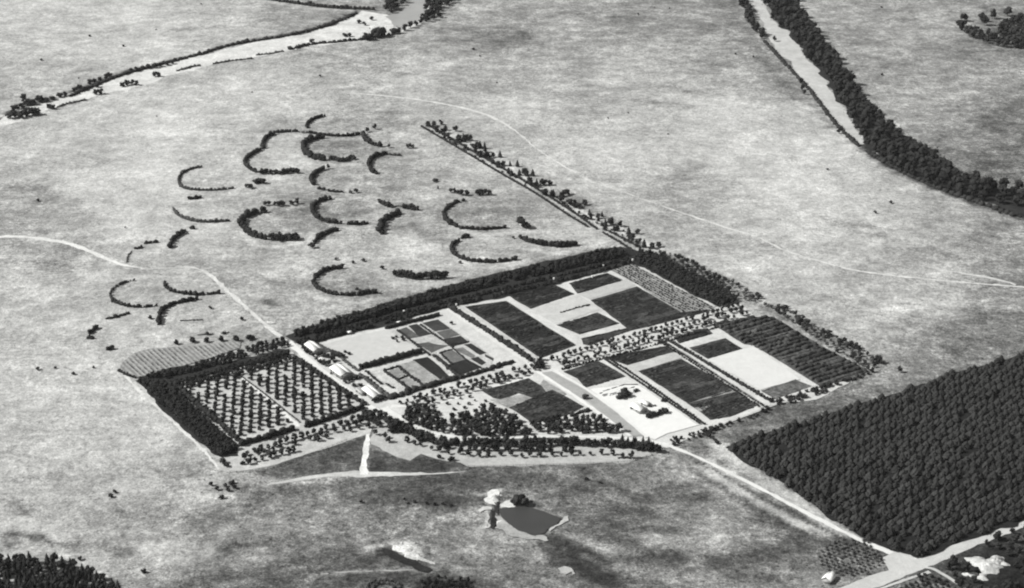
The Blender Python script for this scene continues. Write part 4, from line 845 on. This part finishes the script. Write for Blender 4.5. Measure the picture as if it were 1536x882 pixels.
ffa = row((372,683), (548,626), 5.2, .5, .06); ffb = row((368,690), (552,634), 5.2, 1.0, .15); ffc = row((374,696), (440,677), 4.2, .5); ffd = row((450,668), (552,641), 6, .8, .3)
plant('avenue_tree', T_broad, np.concatenate([ffa, ffb, ffc, ffd]), 5.0, 'dark tree on the pale strip below the two orchards', 'tree', 'trees on the strip below the orchards', True, .25)
trees_at(lambda p: p, [(364,697),(339,700),(334,695)], 4, 'dark tree at the sharp lower left corner of the plantation', 'trees at the lower left corner', T_bush)
# conifer garden
gp = scatter(z1([(340,330),(480,275),(580,300),(640,380),(800,340),(900,290),(1030,265),(1120,310),(1320,475),(1010,482),(900,486),(640,445),(450,390)]), 4.3)
plant('garden_tree', T_belt, gp, 6.6, 'tall dark tree in the dense triangular garden above the curved road', 'tree', 'trees of the triangular garden', True, .3)
gs = scatter(z1([(540,265),(880,160),(1020,245),(900,290),(640,350),(590,300)]), 6.5)
plant('shrub', T_bush, gs, 2.2, 'small dotted shrub on the pale upper part of the triangular garden', 'shrub', 'dotted shrubs of the triangular garden', False, .3)
rd_up = rowpath(z1([(330,350),(450,410),(600,450),(760,478),(1000,482),(1340,470)]), 4.6, .5, .05)
plant('roadside_tree', T_belt, rd_up, 5.6, 'dark tree lining the upper side of the curved white road', 'tree', 'trees above the curved road', True, .25)
g2 = scatter(z4([(190,605),(340,560),(520,560),(700,545),(780,620),(900,665),(700,668),(250,672)]), 4.3)
plant('garden_conifer', T_belt, g2, 6.4, 'dark tree in the wedge between the curved road and the black crop', 'tree', 'trees of the right-hand wedge', True, .3)
hedge('hedge', z4([(500,535),(560,510),(640,490)]), 4, 2.6, 'low dark hedge at the tip of the black crop wedge')
lo1 = rowpath([(572,628),(590,642),(615,652),(640,664),(690,668),(740,669),(800,669),(860,668),(930,671),(985,678)], 3.3, .8, .0)
plant('garden_conifer', T_belt, lo1, 7.4, 'tall dark tree lining the lower side of the curved white road', 'tree', 'trees below the curved road', True, .25)
lo2 = rowpath([(655,672),(700,676),(760,676),(800,677),(860,677)], 4.4, .9, .1)
plant('garden_conifer', T_belt, lo2, 6.4, 'dark tree in the middle row under the curved road', 'tree', 'middle row under the curved road', True, .25)
lo3 = rowpath([(563,653),(578,661),(592,668),(612,662),(640,672),(657,678),(690,684),(740,685),(800,686),(860,683),(920,684),(960,688)], 7.0, .8, .12)
plant('garden_conifer', T_broad, lo3, 5.0, 'separate round tree in the outermost row facing the grey grassland', 'tree', 'outermost row of round trees', True, .25)
trees_at(z1, [(245,420),(285,430),(320,420),(265,455),(310,455),(350,440),(390,445),(240,455),(360,465),(225,400)], 8, 'big dark tree in the clump just right of the road junction', 'big clump by the junction', T_belt)
trees_at(z1, [(440,500),(475,490),(510,500),(455,520),(495,520)], 8, 'big dark tree in the clump between road and lower row', 'second clump along the curved road', T_belt)
trees_at(z1, [(40,330),(65,340),(80,360),(50,360),(100,345),(20,355),(120,390),(150,410)], 6, 'dark tree in the clump left of the short white path', 'clump at the head of the white path', T_broad, 1.1)
trees_at(z1, [(610,655),(700,672)], 4, 'small bush at the edge of the dark grass triangle', 'bushes at the dark triangle', T_bush)
hp = rowpath([(935,668),(960,672),(985,676)], 3, .8)
plant('garden_conifer', T_cone, hp, 9, 'pointed conifer in the cluster where the curved road meets the main road', 'tree', 'pointed conifers at the east junction', True)
hedge('hedge', z4([(860,858),(900,856),(945,858)]), 2.4, 1.4, 'low hedge dash under the pointed conifers')
# fringe scrub east and south-east
fr = np.concatenate([scatter([(988,381),(1015,383),(1050,402),(1100,425),(1145,448),(1130,456),(1108,450),(1081,430),(1024,402)], 4.0), scatter([(1140,458),(1180,462),(1220,488),(1270,515),(1325,545),(1310,560),(1240,520),(1170,475)], 4.8)])
plant('scrub_tree', T_pale, fr[::2], 3.6, 'rough grey scrubby tree in the fringe outside the eastern windbreak', 'tree', 'scrubby fringe trees', True, .4)
plant('scrub_tree', T_broad, fr[1::2], 4.2, 'rough dark scrubby tree in the fringe outside the eastern windbreak', 'tree', 'dark scrubby fringe trees', True, .4)
trees_at(z6, [(580,135),(600,140),(545,150),(735,235),(760,245),(710,240),(920,320),(940,330),(890,335),(1110,410),(1145,425),(1080,425),(1300,525),(1330,535),(1270,530),(1480,610)], 6, 'larger dark bushy tree standing out of the eastern fringe', 'larger trees of the eastern fringe')
sb = np.concatenate([row((1008,662), (1065,644), 3.4, .6, .1), row((1010,668), (1070,648), 4.4, .9, .2), row((1070,646), (1160,613), 4, .8, .15), row((1165,610), (1240,588), 3.6, 1.0, .1), row((1160,604), (1215,588), 3.6, 1.2, .1), row((1215,588), (1310,560), 4.2, 1.4, .15), row((1060,652), (1075,665), 3, .5)])
plant('small_bush', T_bush, sb, 2.9, 'dark bush in the ragged line along the south-east side of the nursery', 'bush', 'ragged south-east bush line', False, .35)
seed = lattice(z3([(280,225),(450,190),(1080,518),(1040,532),(830,556),(500,345)]), A*3.0, B*2.5, .4, .25)
mass('young_plants', T_bush, seed, 1.3, 'speckled plot of tiny young plants beside the north-east windbreak', 'plants', [M_leaf, M_bark])

# ------------------------------------------------------------------ PINE PLANTATION
pp = lattice([(1086,676),(1136,655),(1175,643),(1214,633),(1272,614),(1330,597),(1370,585),(1425,564),(1477,551),(1524,536),(1600,512),(1700,490),(1700,720),(1524,783),(1450,808),(1390,828),(1365,836),(1340,824),(1290,804),(1220,756),(1150,712),(1110,690)], np.array([5.3, 5.2]), np.array([-.173, -.985])*11.0, .6, .03)
prj = np.array([pix(a_, b_) for a_, b_ in pp]); vis = (prj[:, 0] < 1545)
pv, po = pp[vis], pp[~vis]
near, rest = nearest(pv, 300)
plant('pine_tree', T_pine, near, 6.3, 'dark pine in the nearer rows of the square plantation above the crossroads', 'tree', 'pines of the plantation', True, .2)
mass('pine_plantation', T_pine, np.concatenate([rest, po[po[:, 0] < 480]]), 6.3, 'dense square plantation of dark pines in ranks at the right edge', 'plantation', [M_pine, M_bark], .12)
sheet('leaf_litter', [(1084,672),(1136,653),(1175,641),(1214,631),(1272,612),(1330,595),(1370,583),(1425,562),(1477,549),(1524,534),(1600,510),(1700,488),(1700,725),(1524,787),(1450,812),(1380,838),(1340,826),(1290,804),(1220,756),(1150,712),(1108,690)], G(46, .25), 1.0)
# vineyard patches
vy = lattice([(1232,822),(1262,808),(1300,812),(1322,832),(1326,848),(1300,862),(1270,866),(1240,858),(1226,840)], A*3.6, np.array([0.2, -4.4]), .2, .04)
plant('vine_bush', T_gbush, vy[:300], 1.9, 'small grey bush in the rounded dotted plot by the crossroads', 'bush', 'bushes of the rounded plot', False, .2)
vy2 = lattice([(1350,880),(1385,862),(1410,864),(1450,890),(1440,900),(1340,900)], A*4.2, np.array([0.2, -5.0]), .2, .04)
plant('vine_bush', T_bush, vy2, 2.2, 'dark bush in the dotted plot at the bottom edge below the crossroads', 'bush', 'bushes of the bottom dotted plot', False, .2)
# lower right corner wood and pale mound
lr = scatter([(1440,882),(1420,850),(1445,835),(1480,815),(1524,798),(1600,772),(1600,900),(1450,900)], 6.5)
c0 = P(1482, 850); lr = lr[np.hypot(lr[:, 0]-c0[0], (lr[:, 1]-c0[1])*.7) > 15]
plant('tree', T_broad, lr, 6.5, 'dark tree in the small wood at the bottom right corner', 'tree', 'wood at the bottom right corner', True, .3)
def mound(px, r, h, label, name='earth_mound'):
    a = Acc(); c = P(*px); k = 26; n = 9; V = [(0, 0, h)]; T = []
    ph = rng.uniform(0, 6, 4)
    for i in range(1, n+1):
        for j in range(k):
            th = 2*math.pi*j/k; rr = r*i/n*(1+.28*math.sin(2*th+ph[0])+.18*math.sin(3*th+ph[1])+.1*math.sin(7*th+ph[2])+rng.normal(0, .07))
            V.append((rr*math.cos(th)*1.1, rr*math.sin(th), h*math.cos(i/n*math.pi/2)**1.3*(1+rng.normal(0, .12)) if i < n else -.05))
    for j in range(k): T.append([0, 1+j, 1+(j+1) % k])
    for i in range(n-1):
        for j in range(k):
            a0 = 1+i*k+j; a1 = 1+i*k+(j+1) % k; T += [[a0, a0+k, a1+k], [a0, a1+k, a1]]
    a.add(V, T); o = link(name, a.mesh(name, M_mound), None, (c[0], c[1], 0)); return tag(o, label, 'mound')
mound((1478,848), 9, 2.4, 'large pale clay mound in the dark bottom right wood')
mound((1492,842), 6, 2.6, 'second pale mound touching the right of the large clay mound')
mound((1456,862), 3.4, 1.3, 'small pale mound at the lower left of the large clay mound')
mound((1505,845), 3, 1.0, 'small pale mound furthest right beside the clay mounds')
mound((1474,866), 3.5, 1.2, 'low pale mound below the large clay mound')
mound((742,748), 5.0, 2.2, 'bright white clay heap at the left of the dam')
mound((612,826), 4.5, 1.4, 'pale spoil heap above the dark ditch at the bottom centre')
mound((753,783), 3.0, 1.0, 'small pale heap on the dam bank')
# bottom edge woods, pond tree, scattered scrub
bl = scatter([(-60,842),(14,842),(60,845),(85,843),(110,853),(150,866),(175,880),(185,895),(160,900),(-60,900)], 3.6)
plant('forest_conifer', T_cone[:3]+T_belt[:2], bl, 7.6, 'dark pointed conifer in the wood at the bottom left corner', 'tree', 'conifers of the bottom left wood', True, .22, .12, .95)
bc = scatter([(632,872),(660,866),(700,872),(712,884),(705,895),(630,895)], 4.2)
plant('tree', T_broad, bc, 4.2, 'dark low tree in the clump at the bottom centre edge', 'tree', 'clump at the bottom centre edge', True, .3)
rg = np.array([P(575+24*math.cos(t), 882+11*math.sin(t)) for t in np.linspace(math.pi, 2*math.pi, 10)]); rg2 = np.array([P(575+15*math.cos(t), 882+6*math.sin(t)) for t in np.linspace(math.pi, 2*math.pi, 7)])
plant('bush', T_gbush, np.concatenate([rg, rg2]), 2.2, 'grey bush in the half ring at the bottom edge', 'bush', 'half ring of bushes')
trees_at(zp, [(478,292),(500,285),(520,290),(545,296),(490,268),(515,272)], 5.5, 'near-black tree in the clump on the upper shore of the dam', 'clump beside the dam', T_bush)
trees_at(lambda p: p, [(606,750),(612,756),(622,754),(640,756),(652,758),(664,757),(676,759)], 2.2, 'low dark bush in the faint line left of the dam', 'faint bush line left of the dam', T_bush, 1, False, 'bush', 'bush')
trees_at(lambda p: p, [(316,728),(338,730),(346,728),(352,733),(342,737),(332,748),(325,735),(349,725)], 3, 'small dark bush in the loose group below the pale corner', 'loose bushes below the corner', T_bush, 1, False, 'bush', 'bush')
trees_at(lambda p: p, [(172,739),(166,746)], 3, 'small dark bush in the isolated pair on the lower left grass', 'isolated pair of bushes', T_bush, 1, False, 'bush', 'bush')
SC = [(62,91),(135,55),(185,70),(234,45),(302,7),(480,115),(710,75),(720,85),(745,125),(912,178),(942,170),(1002,202),(1004,13),(982,12),(957,22),(1103,82),(1241,255),(1336,305),(1313,320),(57,302),(188,342),(316,463),(363,480),(118,118),(235,175),(378,139),(1323,113),(1322,12),(560,255),(795,500),(57,555),(83,553),(110,562),(140,552),(216,859),(120,840),(880,720),(900,725),(541,754),(1130,86),(1500,320),(655,272),(770,358),(690,395),(530,395),(545,392),(505,390)]
plant('bush', T_bush, PP(SC), 2.4, 'tiny dark bush alone on open grassland', 'bush', 'lone bushes scattered over the grassland', False, .35)
# ------------------------------------------------------------------ RIVERSIDE TREES
rt = scatter([(1144,-30),(1185,-30),(1188,0),(1205,25),(1217,42),(1235,68),(1255,98),(1280,128),(1300,163),(1330,190),(1360,215),(1390,232),(1415,255),(1450,272),(1480,280),(1524,284),(1580,290),(1580,330),(1524,312),(1480,303),(1440,292),(1400,280),(1360,262),(1325,243),(1302,222),(1284,195),(1270,172),(1260,150),(1246,125),(1230,106),(1210,90),(1196,65),(1186,48),(1165,38),(1154,22)], 9.4)
rt = nearest(rt, 299)[0]
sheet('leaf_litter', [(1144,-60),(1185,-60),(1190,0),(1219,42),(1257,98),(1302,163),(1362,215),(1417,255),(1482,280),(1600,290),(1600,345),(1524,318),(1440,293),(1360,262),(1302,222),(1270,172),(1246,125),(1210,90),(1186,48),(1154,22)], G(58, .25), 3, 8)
plant('river_tree', T_broad, rt, 13, 'big dark tree in the thick belt along the right-hand river', 'tree', 'trees along the right-hand river', True, .25, .15, .95)
isl = scatter([(1432,38),(1450,45),(1470,52),(1490,58),(1500,50),(1504,36),(1520,32),(1620,28),(1620,85),(1524,74),(1490,70),(1460,58),(1438,46)], 9)
plant('wood_tree', T_broad, isl, 12, 'dark tree in the separate dark wood at the top right edge', 'tree', 'wood at the top right edge', True, .25)
trees_at(lambda p: p, [(1446,32),(1472,32),(1488,28),(1511,24),(1476,38)], 13, 'dark tree standing clear above the top right wood', 'outliers of the top right wood')
lb_ = rowpath([(1116,-20),(1118,8),(1124,28),(1132,45),(1146,60)], 6, 2.5, .05)
plant('bank_tree', T_broad, lb_, 9, 'dark tree lining the left bank of the right-hand river at the top edge', 'tree', 'left bank trees at the top edge', True, .3)
hedge('bank_scrub', [(1146,62),(1172,90),(1200,120),(1220,142),(1240,170),(1262,196),(1288,220)], 4.4, 3.0, 'thin dark scrub line edging the left bank of the right-hand river', None, None, 'scrub', .0, .4)
hedge('bank_scrub', [(1300,228),(1340,252),(1380,272),(1420,288),(1470,306),(1530,326)], 5, 3.0, 'dark scrub edging the lower side of the river trees', None, None, 'scrub', .0, .4)
trees_at(lambda p: p, [(1202,125),(1204,135),(1206,142),(1258,200),(1161,62)], 6.5, 'scrubby tree beside the left bank of the right-hand river', 'bank trees of the right-hand river', T_broad)
hedge('bank_scrub', [(105,145),(135,132),(160,122),(185,112),(235,99),(262,92),(300,82),(345,68),(380,62),(430,55),(480,43),(515,30),(536,20)], 5, 3.2, 'dark scrub line along the far bank of the pale river bed', None, None, 'scrub', .0, .4)
hedge('bank_scrub', [(400,-1),(430,4),(490,12),(530,14),(560,15)], 4, 3, 'thin dark scrub line above the upper branch of the pale river bed', None, None, 'scrub', .0, .4)
hedge('bank_scrub', [(436,74),(470,66),(500,64),(545,60),(590,52)], 4.4, 3, 'dark scrub line along the near bank of the pale river bed', None, None, 'scrub', .0, .5)
hedge('bank_scrub', [(385,83),(405,81),(425,77)], 3, 2, 'short scrub dash on the near river bank', M_ghedge, None, 'scrub', .0, .4)
hedge('bank_scrub', [(265,107),(290,100),(300,99)], 3.4, 2, 'scrub dash on the pale river bed', M_ghedge, None, 'scrub', .0, .4)
hedge('bank_scrub', [(320,96),(350,91),(380,88)], 3, 1.6, 'second grey scrub dash on the pale river bed', M_ghedge, None, 'scrub', .0, .4)
hedge('bank_scrub', [(85,162),(100,156),(130,150)], 3, 1.6, 'thin grey scrub on the near bank at the left', M_ghedge, None, 'scrub', .0, .4)
trees_at(lambda p: p, [(16,178),(24,176),(32,177),(40,174),(48,173),(56,172),(22,168),(33,163),(40,158),(50,157),(60,153),(36,152)], 9, 'dark tree in the clump where the pale river bed leaves the left edge', 'clump at the left river bend', T_belt, 1.5)
trees_at(lambda p: p, [(70,153),(80,150),(90,146),(98,144),(112,138),(120,134),(127,136),(135,126),(142,124),(150,121),(160,118),(164,115),(145,131)], 6, 'dark tree on the far bank of the pale river bed at the left', 'far bank trees at the left', T_belt, 1.6)
trees_at(lambda p: p, [(74,163),(80,164),(143,142),(150,141),(184,130),(191,128),(198,127),(204,128),(233,115),(238,115)], 6.5, 'dark rounded tree standing on the pale river bed', 'trees on the pale river bed', T_bush, .8)
trees_at(lambda p: p, [(196,108),(205,107),(214,104),(222,103),(232,102),(240,100),(250,98),(258,96)], 6, 'dark tree on the far bank right of the river bed trees', 'far bank trees in the middle', T_belt, 1.6)
trees_at(lambda p: p, [(566,56),(573,55)], 15, 'large round tree in the pair on the near bank of the river bed', 'pair of large trees on the near bank', T_bush, .85)
trees_at(lambda p: p, [(548,60),(556,60),(590,51),(597,50)], 9, 'small round tree flanking the large pair on the near bank', 'small trees flanking the large pair', T_bush)
trees_at(lambda p: p, [(608,46),(616,42),(624,39),(632,36),(640,33),(645,26),(634,30),(650,30),(658,27)], 9, 'dark tree on the near bank leading up to the river wood', 'trees leading to the river wood', T_broad)
rw = scatter([(640,12),(646,0),(650,-30),(700,-30),(680,4),(664,14),(650,26),(636,28)], 8.5)
plant('wood_tree', T_broad, rw, 11, 'dark tree in the river wood at the top edge, right of the water', 'tree', 'river wood right of the water', True, .25)
rw2 = scatter([(590,2),(596,-30),(618,-30),(612,2),(600,14),(586,20),(575,16)], 8.5)
plant('wood_tree', T_broad, rw2, 11, 'dark tree in the river wood at the top edge, left of the water', 'tree', 'river wood left of the water', True, .25)
trees_at(lambda p: p, [(517,55),(524,55),(539,35),(547,38),(557,30),(468,64)], 5, 'small bush on the bright sand of the river bed', 'bushes on the bright sand', T_bush, 1, False, 'bush', 'bush')

# ------------------------------------------------------------------ fence along the front of the nursery
def fence(px, label, sp=4.0):
    W = resample(PP(px), sp); r = bpy.data.objects.new('fence', None); COL.objects.link(r); r.location = (W[0][0], W[0][1], 0); tag(r, label, 'fence')
    a = Acc()
    for p, q in zip(W[:-1], W[1:]):
        for z in (.5, .95, 1.3): tube(a, (p[0]-W[0][0], p[1]-W[0][1], z), (q[0]-W[0][0], q[1]-W[0][1], z), .06, .06, k=4)
    link('rail', a.mesh('rail', M_post), r)
    for p in W[:95]:
        a = Acc(); box(a, (p[0]-W[0][0], p[1]-W[0][1], 0), .22, .22, 1.5); link('post', a.mesh('post', M_post), r)
fence([(702,701),(760,700),(830,698),(900,696),(945,693),(985,680)], 'thin dark fence along the front of the pale strip below the outermost trees')
fence([(345,709),(375,709),(420,700),(470,681),(520,661)], 'thin dark fence bounding the lower left pale strip')
hz = Acc(); box(hz, (0, 2500, -1.5), 9000, 9000, 640)  # thin haze volume, added to lift the darkest tones
hm = bpy.data.materials.new('thin_haze'); hm.use_nodes = True; hn = hm.node_tree; hn.nodes.remove(hn.nodes['Principled BSDF'])
pv_ = hn.nodes.new('ShaderNodeVolumePrincipled'); pv_.inputs['Color'].default_value = (1, 1, 1, 1); pv_.inputs['Density'].default_value = 1.1e-5; pv_.inputs['Anisotropy'].default_value = 0
hn.links.new(pv_.outputs[0], hn.nodes['Material Output'].inputs['Volume'])
tag(link('haze', hz.mesh('haze', hm)), 'thin pale haze added over the plain to lift the darks', None, None, 'stuff')
print('objects', len(bpy.data.objects))
